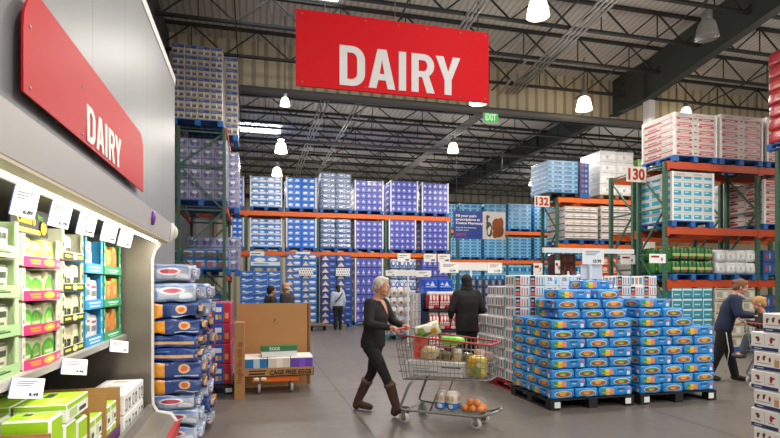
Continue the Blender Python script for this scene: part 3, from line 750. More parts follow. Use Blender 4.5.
# ================================================================ pile of bags beyond the case
def bag_mat(nm, base, sh): return decal(nm, base, sh, .28, .7, .55, 14, .1)
bagN = bag_mat('bag_navy_orange', '#21407e', [('r', .3, 0, .46, 1, '#f0a02c'), ('e', .74, .58, .085, .28, '#e8b98a'), ('e', .74, .58, .05, .17, '#d9722e'), ('r', .6, .12, .95, .2, '#c9d3e6'), ('r', 1, 0, 2, 1, '#1f3e86'), ('r', 2, 0, 3, 1, '#2c4f90')])
bagT = bag_mat('bag_blue_tan', '#1d3f86', [('r', 0, .28, .95, .5, '#d9ab6c'), ('r', .1, .72, .6, .8, '#6d8cc4'), ('r', 1, .3, 2, .5, '#c79a60'), ('r', 2, .0, 3, 1, '#24468c')])
bagS = bag_mat('bag_silver_blue', '#a9b3c6', [('r', .0, .78, 1, .95, '#5e86c8'), ('e', .62, .6, .2, .2, '#f1eef0'), ('e', .62, .6, .15, .13, '#c6455a'), ('e', .3, .35, .1, .25, '#6f8fc4'), ('e', .85, .3, .12, .2, '#dfe5ee'), ('r', .05, .05, .95, .18, '#7f9cc9'), ('r', 1, 0, 2, 1, '#c4ccd8'), ('r', 2, .0, 3, 1, '#b8c6dc')])
LINING = bag_mat('bag_tan_lining', '#b98f5c', [('r', 1, .0, 1.5, 1, '#24457f'), ('r', 0, 0, 1, .45, '#1f3e76')])
bgroup = 'stacked plastic bags beside the case'
def bag(X0, X1, Y0, d, z0, z1, mat, label, seed, crumple=False):
    t = thing('plastic_bag', label, 'bag', ((X0 + X1) / 2, Y0 + d / 2, z0), R(random.uniform(-4, 4)), bgroup)
    w = X1 - X0; h = z1 - z0
    MB().puff(w, d, h * .99, (20, 14, 10), 7, .045, 7, seed, (0, 0, h / 2), rad=h * .26).build('bag_body', mat, t)
    MB().puff(.06, d * .8, h * .6, (4, 9, 5), 5, .03, 12, seed + 5, (w / 2 + .014, 0, h * .5)).build('folded_end', mat if mat is bagS else LINING, t)
    return t
ly = [(.02, .19, bagS), (.19, .345, bagS), (.345, .495, bagS), (.495, .65, bagN), (.65, .815, bagN), (.815, .945, bagT), (.945, 1.07, bagT), (1.07, 1.225, bagN), (1.225, 1.385, bagN), (1.385, 1.57, bagS), (1.57, 1.755, bagS)]
xr = [-.53, -.53, -.55, -.5, -.5, -.52, -.52, -.5, -.52, -.56, -.58]
names = {id(bagS): 'silver and blue', id(bagN): 'navy with orange band', id(bagT): 'blue with tan stripe'}
for j, (z0, z1, mt) in enumerate(ly):
    bag(-1.12, xr[j], 5.42, .42, z0, z1, mt, '%s bag, front column beside the case, %s up from the floor' % (names[id(mt)], ORD[j + 1]), j)
for j in range(9):
    z0 = .02 + j * .172; mt = [bagS, bagN, bagS, bagT, bagS, bagN, bagN, bagS, bagS][j]
    bag(-1.02, -.475 + (.025 if j % 2 else 0), 5.88, .45, z0, z0 + .172, mt, '%s bag, rear column of the pile, %s up from the floor' % (names[id(mt)], ORD[j + 1]), 20 + j)
# ---- red and blue cartons on a black pallet
RB = decal('red_blue_carton', '#c02036', [('r', .28, 0, .72, 1, '#2456b8'), ('r', .36, .55, .64, .8, '#e9edf5'), ('r', .38, .15, .5, .4, '#e8c33a'), ('r', .54, .15, .64, .4, '#d98a4a'), ('r', .06, .3, .22, .6, '#e8b7b0'), ('r', .78, .2, .94, .5, '#d9a050'), ('r', 1.3, .1, 1.7, .9, '#2456b8'), ('r', 2, .3, 3, .7, '#2456b8')], .5, .2)
pt = thing('pallet', 'black plastic pallet under the red and blue cartons', 'pallet', (-.66, 8.35, 0)); put('pallet_frame', pallet_mesh(.76, 1.0, .14, PALBLACK), pt)
MB().box(.27, .36, -.505, -.5, .03, .09).build('paper_label', PAPER, pt)
for c in range(2):
    for r in range(2):
        for k in range(4):
            o = put('snack_carton', carton_mesh(.34, .47, .288, RB), None, (-.835 + .345 * c, 8.1 + .49 * r, .14 + .29 * k + .145))
            tag(o, 'red and blue carton on black pallet, %s column, %s row, %s layer up' % (['left', 'right'][c], ['front', 'rear'][r], ORD[k + 1]), 'carton', 'red and blue cartons on the black pallet')
# ---- big cardboard panel, tall carton, orange dolly with egg cartons
t = thing('cardboard_sheet', 'large blank brown cardboard sheet standing upright behind the egg cart', 'cardboard', (.305, 8.36, 0))
MB().box(-.555, .52, 0, .012, 0, 1.27).box(.505, .555, -.0, .16, 0, 1.265, 1).box(-.555, .5, .02, .032, 0, 1.25).build('folded_panel', [CARD, CARDD], t)
MB().box(-.02, .0, -.002, 0, .98, 1.0).box(.02, .05, -.002, 0, .95, .96).box(.0, .02, -.002, 0, 1.0, 1.03).build('scuff_mark', pm('scuff', '#7d5633', .9), t)
t = thing('tall_carton', 'tall narrow brown carton with red lettering standing left of the egg cart', 'carton', (-.19, 7.6, 0))
MB().box(-.065, .065, -.14, .14, 0, 1.04).build('carton_body', CARD, t); MB().box(-.067, .067, -.02, .02, 1.04, 1.043).build('tape_strip', CARDD, t)
text('Fragile this side up', .1, pm('carton_red_ink', '#a83a25', .7), t, (0, -.143, .5), rot=(0, -PI / 2, 0), xs=.75)
t = thing('platform_dolly', 'orange platform dolly on grey casters carrying a tray of egg cartons', 'dolly', (.33, 7.98, 0))
ORP = pm('dolly_orange', '#f0701a', .4)
MB().box(-.36, .3, -.22, .22, .19, .245).box(-.36, .3, -.225, -.215, .17, .25).build('deck', ORP, t)
for x in (-.26, .2):
    for y in (-.16, .16):
        c = MB(); c.box(x - .03, x + .03, y - .03, y + .03, .17, .19).box(x - .022, x - .016, y - .02, y + .02, .07, .17).box(x + .016, x + .022, y - .02, y + .02, .07, .17)
        cc = c.build('caster', STEEL, t)
        MB().lathe([(.02, -.016), (.07, -.02), (.075, 0), (.07, .02), (.02, .016)], 16, (x, y, .075), 'x').build('wheel', pm('caster_grey', '#b5b6b6', .5), cc)
MB().puff(.08, .05, .05, (4, 3, 3), 6, 0, 1, 0, (-.3, -.25, .215)).puff(.08, .05, .05, (4, 3, 3), 6, 0, 1, 0, (-.2, -.25, .215)).build('corner_bracket', pm('bracket_cream', '#e6d8b8', .5), t)
t = thing('egg_tray', 'brown cardboard tray printed CAGE FREE EGGS lying on the orange dolly', 'tray', (.35, 7.96, .251))
MB().box(-.49, .49, -.24, -.23, 0, .12).box(-.49, .49, .23, .24, 0, .12).box(-.49, -.48, -.24, .24, 0, .12).box(.48, .49, -.24, .24, 0, .12).box(-.49, .49, -.24, .24, 0, .01).build('tray_walls', CARD, t)
put('lettering', text_fit('CAGE FREE EGGS', .58, .065, BLACK, .02), t, (.16, -.243, .055))
MB().box(-.42, -.2, -.243, -.24, .03, .05).box(-.42, -.18, -.243, -.24, .075, .09).build('print_lines', BLACK, t)
eg = [('blue', '#1d78b4', '#b8cfe4'), ('beige', '#d9cfbf', '#efe9dd'), ('purple', '#6a3fb0', '#7a52c0')]
for j, (nm, c1, c2) in enumerate(eg):
    dm = decal('egg_' + nm, c1, [('r', .38, 0, .66, 1, c2), ('r', .1, .3, .9, .42, '#f4f2ee') if nm != 'blue' else ('r', .4, .2, .64, .3, '#ffffff'), ('e', .55, .15, .12, .14, '#f6f3ea'), ('r', 2, 0, 3, 1, '#f3f2ee'), ('r', 2.2, .3, 2.6, .7, c1)], .5)
    for r in range(2):
        o = thing('egg_carton', '%s egg carton on the brown tray, %s row' % (nm, ['front', 'rear'][r]), 'egg carton', (.03 + .32 * j, 7.85 + .225 * r, .263), 0, 'egg cartons on the dolly')
        MB().box(-.155, .155, -.105, .105, 0, .235).build('carton_body', dm, o)
        MB().prism([(-.105, .235), (.105, .235), (.09, .26), (-.09, .26)], 'x', -.155, .155).build('lid', pm('egg_lid_white', '#eceae4', .6), o)
o = thing('flat_box', 'green and white flat box lying on top of the egg cartons', 'box', (.35, 7.86, .525), R(4))
MB().box(-.25, .25, -.1, .1, 0, .075).build('box_body', PAPER, o); MB().prism([(-.102, .075), (.102, .075), (.09, .15), (-.09, .15)], 'x', -.252, .252).build('lid', pm('lid_green', '#1f6b3a', .5), o)
text('EGGS', .06, WHITE, o, (-.07, -.101, .11), bold=.001, rot=(R(-9), 0, 0))
# ================================================================ racks and pallet loads
cBlue = decal('blue_tissue_case', '#1a78e0', [('e', .27, .6, .13, .16, '#f4f8ff'), ('e', .2, .52, .09, .1, '#f4f8ff'), ('r', .1, .3, .42, .38, '#cfe2fb'), ('e', .75, .6, .13, .16, '#f4f8ff'), ('e', .68, .52, .09, .1, '#f4f8ff'), ('r', .58, .3, .9, .38, '#cfe2fb'), ('r', 0, .0, 1, .07, '#1558ae'), ('e', 1.5, .55, .2, .2, '#f4f8ff')], .35, .4, .3, 12)
cBlueW = decal('blue_white_case', '#3b86d8', [('r', 0, .1, 1, .45, '#dfeaf8'), ('e', .3, .65, .2, .2, '#eef5ff'), ('e', .75, .7, .16, .18, '#e6effb'), ('r', .1, .2, .6, .3, '#4d7fc4'), ('r', 1, .1, 2, .5, '#dfeaf8')], .3, .5, .5, 12)
cSilv = decal('silver_blue_pack', '#b9c7dd', [('e', .3, .5, .24, .3, '#4466b4'), ('e', .32, .55, .16, .18, '#e9eef7'), ('e', .78, .5, .2, .3, '#4f6fb8'), ('e', .8, .52, .12, .16, '#eef2f9'), ('r', 0, .0, 1, .1, '#6d86ba'), ('r', 1.0, .2, 2, .6, '#6f8cc4')], .3, .5, .5, 12)
cPurp = decal('purple_blue_case', '#555db9', [('t', .5, .4, .78, .22, '#d5d8f4'), ('e', .5, .42, .3, .08, '#d5d8f4'), ('r', .15, .14, .85, .24, '#8f96d8'), ('t', 1.5, .35, .8, .3, '#eceefb'), ('r', 0, 0, 1, .04, '#2c3290')], .4, .3, .2, 12)
cTP = decal('blue_pack_cream_picture', '#3a7ad2', [('t', .24, .1, .9, .24, '#e9dcc6'), ('r', 0, .02, .48, .16, '#8d7a68'), ('e', .72, .62, .24, .2, '#f1f6ff'), ('r', .55, .25, .92, .34, '#bcd2f3'), ('t', 1.5, .1, .9, .3, '#e9dcc6')], .35, .4, .3, 12)
cTPd = decal('navy_pack_cream_picture', '#24479c', [('t', .26, .1, .9, .24, '#e2d3bd'), ('e', .74, .55, .17, .14, '#7d9fe0'), ('t', 1.5, .1, .9, .3, '#e2d3bd')], .35, .4, .3, 12)
cTis = decal('blue_tissue_pack_swoosh', '#2f76d4', [('e', .52, .6, .42, .22, '#f3f7ff'), ('e', .62, .7, .3, .14, '#2f76d4'), ('r', .08, .12, .6, .24, '#a9c6f0'), ('r', 1, .3, 2, .6, '#e3ecfa')], .35, .4, .3, 12)
cTeal = decal('teal_blue_water_pack', '#2f86bf', [('r', 0, .75, 1, 1, '#7fbcdc'), ('e', .2, .4, .12, .25, '#1d5f98'), ('e', .5, .42, .12, .25, '#8cc3e0'), ('e', .8, .4, .12, .25, '#1d5f98'), ('r', 0, .02, 1, .12, '#7db8d8'), ('r', 1.0, .3, 2, .6, '#6db0d6')], .25, .6, .6, 18)
cRed = decal('red_white_case', '#cdc6be', [('r', .04, .12, .42, .5, '#b3343c'), ('r', .58, .12, .96, .5, '#b3343c'), ('r', .06, .62, .4, .82, '#c04a50'), ('r', .6, .6, .94, .84, '#c04a50'), ('r', .12, .25, .34, .36, '#eee3dd'), ('r', .66, .25, .88, .36, '#eee3dd'), ('e', .5, .4, .04, .12, '#4a4a4a'), ('r', 1.04, .15, 1.6, .5, '#b3343c'), ('r', 1.5, .65, 1.95, .85, '#c04a50'), ('r', 1.15, .62, 1.45, .85, '#7a2a30')], .45)
cTW = decal('teal_white_case', '#ced2cf', [('r', .1, .2, .9, .82, '#2d97b8'), ('r', .2, .55, .6, .68, '#c7e6ee'), ('r', 1.1, .2, 1.9, .82, '#2d97b8')], .5)
cTealBox = decal('teal_box_white_edge', '#2f8fa6', [('r', 0, .8, 1, 1, '#dfe6e6'), ('r', 0, 0, .07, 1, '#cfdcdc'), ('r', .2, .3, .8, .42, '#bfe0e6'), ('r', 1, .8, 2, 1, '#dfe6e6'), ('r', 2, 0, 3, 1, '#c9d2d2')], .5)
cCan = decal('white_can_tray', '#cfc9c4', [('e', .14, .55, .1, .28, '#efece8'), ('e', .38, .55, .1, .28, '#efece8'), ('e', .62, .55, .1, .28, '#efece8'), ('e', .86, .55, .1, .28, '#efece8'), ('r', 0, .0, 1, .16, '#4a4648'), ('r', .06, .42, .94, .56, '#8a7a7c'), ('r', 1, .3, 2, .5, '#5a5658')], .3, .5, .4, 20)
cPlas = decal('clear_wrapped_white', '#dfe1e0', [('r', .1, .25, .9, .7, '#f4f4f2'), ('r', .35, .3, .5, .6, '#b9bdb9'), ('r', 1.1, .2, 1.9, .7, '#c9d3de')], .25, .7, .7, 8)
cRoll = decal('paper_roll_pack', '#c4b596', [('r', 0, .68, 1, 1, '#1d4088'), ('r', .1, .8, .5, .94, '#5f86c6'), ('r', .06, .12, .42, .42, '#34456f'), ('r', .6, .1, .92, .4, '#3c4f7c'), ('r', .46, .2, .54, .7, '#efe7d6'), ('r', 1, .6, 2, 1, '#34559a'), ('r', 1, .1, 2, .4, '#7f95c4')], .3, .5, .4, 14)
cRollP = decal('wrapped_purple_pack', '#8e8fac', [('e', .3, .5, .2, .3, '#4b4a86'), ('e', .75, .45, .18, .3, '#565a9a'), ('e', .5, .75, .2, .15, '#e1e1ea'), ('r', 0, 0, 1, .1, '#6c6d98'), ('r', 1, .2, 2, .7, '#5a6098')], .3, .6, .5, 12)
cRB2 = decal('blue_red_pack', '#3d7fb8', [('e', .3, .5, .2, .3, '#c2544f'), ('e', .75, .5, .18, .28, '#d98a7a'), ('r', .1, .78, .9, .92, '#bcd6ea'), ('r', 1.1, .3, 1.9, .7, '#b8504e')], .35, .4, .4, 16)
cGreen = decal('green_bottle_pack', '#2a5a2c', [('r', .05, .05, .22, .95, '#3c7a34'), ('r', .3, .05, .47, .95, '#1f4422'), ('r', .56, .05, .72, .95, '#3c7a34'), ('r', .8, .05, .95, .95, '#1f4422'), ('r', 0, .3, 1, .5, '#9fb86a'), ('r', .3, .12, .7, .3, '#a84a55'), ('r', 1.1, .1, 1.9, .9, '#3d8a3c')], .25, .6, .3, 14)
cBrown = decal('white_brown_case', '#c9c4b6', [('r', .1, .2, .5, .7, '#a7a092'), ('r', .6, .2, .9, .7, '#e2ddd0'), ('r', 0, .86, 1, 1, '#8d7c46'), ('r', 1, .1, 2, .6, '#b5ae9e')], .5)
cBlueCan = decal('dark_blue_can_pack', '#2a4c86', [('e', .3, .5, .12, .3, '#b5414a'), ('e', .7, .5, .12, .3, '#7d9ac6'), ('r', 1.1, .2, 1.9, .7, '#3d64a4')], .35, .4)
cRedCan = decal('red_can_pack', '#b3262f', [('e', .25, .5, .14, .3, '#e9d6d2'), ('e', .7, .5, .14, .3, '#d9b0aa'), ('r', 1.1, .2, 1.9, .7, '#c4404a')], .3, .5, .3, 14)
cGreenW = decal('pale_green_pack', '#8fbf6a', [('e', .5, .5, .3, .3, '#e4efd4')], .3, .5, .4, 14)
cOrRed = decal('orange_red_pack', '#d8492f', [('e', .5, .55, .3, .28, '#f3d9b0'), ('r', .1, .1, .9, .22, '#f0e6d8')], .4, .3)
cDarkR = decal('dark_maroon_pack', '#5a2f2a', [('e', .3, .5, .12, .3, '#7f4a3a'), ('e', .7, .5, .12, .3, '#3f2422')], .4, .3)

# ---- left rack (runs away from us along the cooler side)
rack('pallet_rack', 'tall green pallet rack at the left, end frame facing the camera behind the bag pile', (-.62, 12.7, 0), PI / 2, [2.6], 1.06, [1.78, 3.36, 5.14], 5.12, beam=DORANGE, beam_h=.12)
lg = 'pallets on the left rack'
z0 = 5.145
load('tall wrapped pallet of blue and cream paper roll packs on top of the left rack', -1.78, -.68, 12.62, z0, gz(45, -1.2, 12.6), 1.05, 4, 7, cRoll, 2, wrap=True, group=lg)
load('wrapped pallet of blue paper packs behind the tall one on top of the left rack', -1.55, -.38, 13.72, z0, 7.2, .7, 4, 7, cRoll, 1, wrap=True, group=lg)
load('wrapped pallet of silver and purple packs on the middle level of the left rack', -1.74, -.6, 12.79, 3.365, 4.9, 1.04, 4, 6, cRollP, 2, wrap=True, group=lg)
load('wrapped silver pallet behind, on the middle level of the left rack', -1.6, -.36, 13.92, 3.365, 4.9, 1.1, 4, 6, cRollP, 1, wrap=True, group=lg)
load('low pallet of blue and red packs on the lower level of the left rack', -1.84, -.55, 12.79, 1.785, 2.36, 1.04, 5, 2, cRB2, 2, group=lg)
load('wrapped low pallet behind, on the lower level of the left rack', -1.6, -.34, 13.85, 1.785, 2.75, 1.1, 4, 3, cRollP, 1, wrap=True, group=lg)
load('pallet of blue and yellow packs on the floor under the left rack', -1.6, -.72, 12.76, 0, 1.35, 1.0, 3, 5, cTis, 1, group=lg)
load('wrapped pallet on the floor under the rear of the left rack', -1.5, -.74, 13.9, 0, 1.4, 1.1, 3, 5, cRollP, 1, wrap=True, group=lg)

# ---- rear rack, left part (facing us)
YB = 20.0
xp = [gx(p, YB) for p in (246, 318, 386, 450)]
rack('pallet_rack', 'long orange beamed rear rack holding blue and purple pallets, left of the blue pharmacy sign', (xp[0] - 2.6, YB, 0), 0, [2.6] + [b - a for a, b in zip(xp[:-1], xp[1:])], 1.06, [2.80, 4.27], 4.26, beam=ORANGE, beam_h=.17)
rg = 'pallets on the rear rack'
def rload(desc, p0, p1, ptop, z0, nx, nz, mat, **k):
    X0, X1 = gx(p0, YB), gx(p1, YB); zt = gz(ptop, (X0 + X1) / 2, YB)
    return load(desc, X0, X1, YB - .06, z0 + .005, zt, 1.1, nx, nz, mat, 1, group=rg, **k)
T2 = 4.275; T1 = 2.805
nmT = 'top level of the rear rack'; nmM = 'middle level of the rear rack'
rload('blue pallet partly behind the left rack, ' + nmT, 231, 244, 177, T2, 1, 5, cBlue, posts=True)
rload('blue pallet whitened by wrap, leftmost whole one on ' + nmT, 250, 282, 177, T2, 2, 5, cBlueW, posts=True)
rload('bright blue tissue pallet, second whole one on ' + nmT, 286, 316.3, 178, T2, 2, 5, cBlue, posts=True)
rload('silver wrapped pallet without corner posts, ' + nmT, 320, 351.5, 173, T2, 2, 7, cSilv, soft=True, wrap=True)
rload('purple pallet just right of the silver one, ' + nmT, 354.5, 383, 181, T2, 5, 5, cPurp, posts=True)
rload('purple pallet with glare, second from right end, ' + nmT, 390, 417.5, 181.5, T2, 5, 5, cPurp, posts=True)
rload('purple pallet at the right end, ' + nmT, 421.5, 448, 183.5, T2, 5, 5, cPurp, posts=True)
rload('blue pallet partly behind the left rack, ' + nmM, 231, 244, 218, T1, 1, 5, cBlue, posts=True)
rload('whitish blue wrapped pallet, leftmost whole one on ' + nmM, 250, 282, 219, T1, 2, 5, cBlueW, posts=True)
rload('bright blue tissue pallet, second whole one on ' + nmM, 286, 316.3, 219, T1, 2, 5, cBlue, posts=True)
rload('silver wrapped pallet, ' + nmM, 320, 351.5, 219, T1, 2, 6, cSilv, soft=True)
rload('purple pallet just right of the silver one, ' + nmM, 354.5, 383, 221, T1, 5, 5, cPurp, posts=True)
rload('purple pallet, second from right end, ' + nmM, 388.5, 415.5, 220.5, T1, 5, 5, cPurp, posts=True)
rload('purple pallet at the right end, ' + nmM, 421.5, 448, 221.5, T1, 5, 5, cPurp, posts=True)
# shelf price cards on the rear rack beam
for p, z in ((257, 2.66), (303, 2.66), (404, 2.66), (430, 2.66), (444, 2.66)):
    t = thing('beam_card', 'white price card on rear rack lower beam, %s' % {257: 'leftmost, above the stacked tissue packs', 303: 'second from left, above cream picture packs', 404: 'third from left', 430: 'second from right end', 444: 'rightmost by the green post'}[p], 'price card', (gx(p, YB - .08), YB - .085, z), 0, 'cards on the rear rack beam')
    MB().box(-.26, .26, -.004, .004, -.2, .12).build('card', PAPER, t); MB().box(-.2, .12, -.006, -.004, .02, .05).box(-.2, .0, -.006, -.004, -.05, -.03).box(.05, .2, -.006, -.004, -.16, -.09).build('print_lines', INK, t)
# floor stacks under the rear rack
def floor_stack(nm, p0, p1, cols, pbot, ptop, tiers, mat, desc, grp, cat='pack', Y=YB - .64, d=.5, pal=True, z_base=.13):
    X0, X1 = gx(p0, Y), gx(p1, Y); zt = gz(ptop, (X0 + X1) / 2, Y); w = (X1 - X0) / cols; h = (zt - z_base) / tiers
    if pal:
        t = thing('pallet', 'pallet under the ' + desc, 'pallet', ((X0 + X1) / 2, Y + d / 2, 0)); put('pallet_frame', pallet_mesh(X1 - X0, d, z_base, PALBLUE), t)
    me = carton_mesh(w * .97, d, h * .97, mat)
    for c in range(cols):
        for k in range(tiers):
            o = put(nm, me, None, (X0 + w * (c + .5) + random.uniform(-.008, .008), Y + d / 2 + random.uniform(-.02, .02), z_base + h * (k + .5)))
            tag(o, '%s, %s column from left, %s up from floor' % (desc, ORD[c + 1], ORD[k + 1]), cat, grp)
floor_stack('tissue_pack', 240, 281, 3, 330, 271, 9, cTis, 'blue tissue pack under the leftmost rear bay', 'stacked blue tissue packs')
floor_stack('paper_pack', 286, 317, 2, 330, 254, 11, cTP, 'blue cream picture pack left of green post', 'stacked cream picture packs, left stack')
floor_stack('paper_pack', 321, 352, 2, 330, 255, 11, cTPd, 'navy cream picture pack right of green post', 'stacked cream picture packs, right stack')
rload_y = YB + .1
t = load('white and blue case block sitting on the stacked tissue packs', gx(250, YB - .6), gx(280.5, YB - .6), YB - .62, gz(270.7, 1, YB - .6), gz(256, 1, YB - .6), .45, 1, 1, cBlueW, 1, group='blocks on the rear floor stacks')
load('purple pallet on the floor beside the navy packs', gx(355, YB), gx(383, YB), YB, 0, gz(258.5, 4, YB), 1.0, 5, 7, cPurp, 1, posts=True, group='floor pallets under the rear rack')
load('blue and white jug pallet on the floor behind the white sign bar', gx(390, YB), gx(416, YB), YB - .1, 0, gz(258.5, 5, YB), 1.0, 3, 6, cSilv, 1, soft=True, group='floor pallets under the rear rack')
load('purple pallet on the floor behind the bright blue cases', gx(421, YB), gx(447.8, YB), YB - .1, 0, gz(259, 6, YB), 1.0, 5, 7, cPurp, 1, group='floor pallets under the rear rack')
for p, nm in ((306, 'left'), (343, 'right')):
    t = thing('placard', 'white card with dot pattern on the %s cream picture stack' % nm, 'card', (gx(p, YB - .7), YB - .69, gz(272, 3, YB - .7)))  # dotted card leans on the packs, it does not hang
    m = MB(); m.box(-.26, .26, -.004, .004, -.14, .14); m.build('card', PAPER, t); m = MB()
    for a in range(6):
        for b in range(3): m.cbox((-.21 + .084 * a + .04 * (b % 2), -.006, -.09 + .09 * b), (.035, .004, .035))
    m.build('dot_print', BLACK, t)
# flatbed cart
t = thing('flatbed_cart', 'low wooden flatbed cart on the floor in front of the cream picture packs', 'cart', (gx(318, 18.2), 18.2, 0))
MB().box(-.3, .3, -.25, .35, .16, .22).build('deck', PALWOOD, t)
for x in (-.22, .22):
    for y in (-.15, .25): MB().lathe([(.03, -.02), (.08, -.02), (.08, .02), (.03, .02)], 12, (x, y, .08), 'x').box(x - .03, x + .03, y - .03, y + .03, .1, .16).build('wheel', PALBLACK, t)

# ---- rear rack, right part, further back
YR = 24.5
xr_ = [gx(p, YR) for p in (409, 457.8, 507, 557.2, 607)]
rack('pallet_rack', 'rear rack farther back with teal blue pallets, behind the blue pharmacy sign', (xr_[0], YR, 0), 0, [b - a for a, b in zip(xr_[:-1], xr_[1:])], 1.06, [2.80, 4.27], 4.26, beam=ORANGE, beam_h=.17)
tg = 'teal blue pallets on the far rack'
k_ = 0
for lev, z0, pt_ in (('top', 4.275, 204), ('middle', 2.805, 238), ('floor', 0, 265)):
    for p0, p1, wh in ((446, 456.2, 'at its left end'), (459, 481, 'left of centre'), (484, 506, 'centre'), (508, 531, 'right of centre'), (534, 556, 'behind the aisle 132 frame'), (559, 582, 'at its right end')):
        X0, X1 = gx(p0, YR), gx(p1, YR)
        load('teal blue water pallet, %s level of far rack, %s' % (lev, wh), X0, X1, YR - .05, z0, gz(pt_, (X0 + X1) / 2, YR), 1.05, 3, 6, cTeal, 1, group=tg, wrap=False)
# ---- pharmacy sign hanging in the aisle
def pharmacy():
    Y = 15.6; X0, Xm, X1 = gx(453.6, Y), gx(482.5, Y), gx(505, Y); zb = gz(238.5, X0, Y); zt = gz(210.5, X0, Y)
    t = thing('hanging_sign', 'blue hanging pet prescription sign with a cat and dog picture on its right half', 'sign', ((X0 + X1) / 2, Y, zb)); ox = (X0 + X1) / 2
    BL = pm('sign_navy', '#1c3f93', .4); h = zt - zb
    MB().box(X0 - ox, Xm - ox, -.012, .012, 0, h).build('blue_panel', BL, t)
    MB().box(Xm - ox, X1 - ox, -.012, .012, 0, h).build('picture_panel', pm('picture_grey', '#cfcac6', .5), t)
    w = Xm - X0; lx = X0 - ox + w * .07
    for s, z, sz, b in (('Fill your pet\'s', .82, .1, .004), ('prescriptions at', .69, .1, .004), ('Costco Pharmacy', .56, .1, .004), ('Shop for the pharmacy', .4, .06, .001), ('to learn more.', .31, .06, .001)):
        text(s, sz, WHITE, t, (lx, -.016, h * z), bold=b, xs=w * .86 / (sz * 6.6) if sz > .08 else w * .65 / (sz * 8.5), align='LEFT')
    o = put('brand_mark', text_fit('COSTCO', w * .34, h * .09, pm('mark_red', '#d23a4a', .4), .03), t, (lx + w * .18, -.016, h * .14))
    DOG = pm('dog_brown', '#8a4a22', .8); CAT = pm('cat_tabby', '#4d453d', .8); CATW = pm('cat_white', '#d8d0c4', .8)
    xo = Xm - ox; pw = X1 - Xm
    def flat(name, parts, mat, yy):
        m = MB()
        for c in parts: m.ellip((xo + pw * c[0], yy, h * c[1]), (pw * c[2], .003, h * c[3]), 18, 8)
        m.build(name, mat, t)
    flat('dog_picture', [(.7, .32, .24, .25), (.62, .55, .2, .22), (.8, .6, .13, .2), (.55, .2, .12, .16), (.5, .42, .1, .1)], DOG, -.014)
    flat('cat_picture', [(.28, .42, .13, .2), (.2, .75, .045, .14), (.25, .82, .06, .05), (.3, .25, .12, .16), (.22, .58, .07, .07)], CAT, -.016)
    flat('cat_white_patch', [(.27, .3, .06, .14), (.33, .4, .04, .08)], CATW, -.018)
    for x in (X0 - ox + .1, X1 - ox - .1): MB().tube([(x, 0, h), (x, 0, 7.5 - zb)], .006, 5).build('hanging_cable', STEEL, t)
pharmacy()
# ---- rack 132
Y2 = 14.6; x2 = gx(558, Y2)
rack('pallet_rack', 'green and orange pallet rack of aisle 132 behind the price stand', (x2, Y2, 0), 0, [gx(637, Y2) - x2, 2.4], .95, [1.5, 2.83, 4.27], 4.26, beam=ORANGE, beam_h=.15)
g2 = 'pallets on the aisle 132 rack'
def L2(desc, p0, p1, pt_, z0, nx, nz, mat, **k):
    Y = k.pop('Y', Y2 - .05); X0, X1 = gx(p0, Y2), gx(p1, Y2); return load(desc, X0, X1, Y, z0 + .005, gz(pt_, X0, Y2), k.pop('d', 1.05), nx, nz, mat, k.pop('ny', 2), group=g2, **k)
L2('blue film wrapped pallet above the 132 sign', 547, 577.5, 160, 4.27, 3, 7, cTeal, wrap=True, pal=PALBLACK)
L2('narrow dark blue pallet beside the white wrapped one, top of aisle 132 rack', 579, 588.5, 163, 4.27, 1, 6, cBlueCan, ny=1)
L2('tall clear wrapped white pallet above the 132 rack, left of the 130 sign', 599, 633, 150.5, 4.27, 2, 4, cPlas, wrap=True, pal=PALWOOD)
L2('pale green pallet peeking out behind the 130 sign', 637, 668, 159, 4.27, 3, 4, cGreenW, ny=1)
L2('white can trays pallet, left one on the middle level of aisle 132 rack', 564, 597.5, 206, 2.83, 1, 5, cCan)
L2('white can trays pallet, right one on the middle level of aisle 132 rack', 600, 634, 206, 2.83, 1, 5, cCan)
L2('dark maroon packs on the lower level of aisle 132 rack', 563, 583, 253, 1.5, 3, 3, cDarkR, ny=1, d=.55, Y=Y2 + .36)
L2('red packs on the lower level of aisle 132 rack', 600, 634, 257, 1.5, 4, 3, cOrRed, ny=1)
L2('pallet on the floor under the left of aisle 132 rack', 563, 597, 294, 0, 3, 4, cBrown, ny=1)
for j, p in enumerate((565, 570, 575, 580, 585)):
    o = thing('detergent_jug', 'jug beside the maroon packs on aisle 132 rack, %s from left' % ORD[j + 1], 'jug', (gx(p, Y2 - .02), Y2 + .12, 1.505), 0, 'jugs on the aisle 132 rack')
    col = ['#1f7f4a', '#e8ebe6', '#2b6fae', '#e8ebe6', '#2c8a4c'][j]
    MB().lathe([(.07, 0), (.085, .02), (.085, .28), (.06, .36), (.03, .4)], 12).build('jug_body', pm('jug_%d' % j, col, .35), o); MB().lathe([(.03, .4), (.035, .41), (.032, .47)], 10).build('cap', [DRED, WHITE][j % 2], o)
    o.location.y = Y2 - .1 if j < 0 else Y2 + .08
def num_sign(txt, p0, p1, py0, py1, Y, label):
    X0, X1 = gx(p0, Y), gx(p1, Y); zt, zb = gz(py0, X0, Y), gz(py1, X0, Y); w, h = X1 - X0, zt - zb
    t = thing('aisle_sign', label, 'aisle sign', ((X0 + X1) / 2, Y, zb)); MB().box(-w / 2, w / 2, -.008, .008, 0, h).build('board', pm('aisle_board', '#ded8c8', .5), t)
    put('lettering', text_fit(txt, w * .84, h * .76, DRED, .035), t, (0, -.012, h / 2))
    MB().bar((w * .4, .025, h * .5), (w * .5 + .12, .025, h * .5), .03).build('hanger', STEEL, t)
num_sign('132', 534.5, 549.5, 195.5, 206.5, Y2 - .06, 'white aisle sign with red number 132 on the rack end')
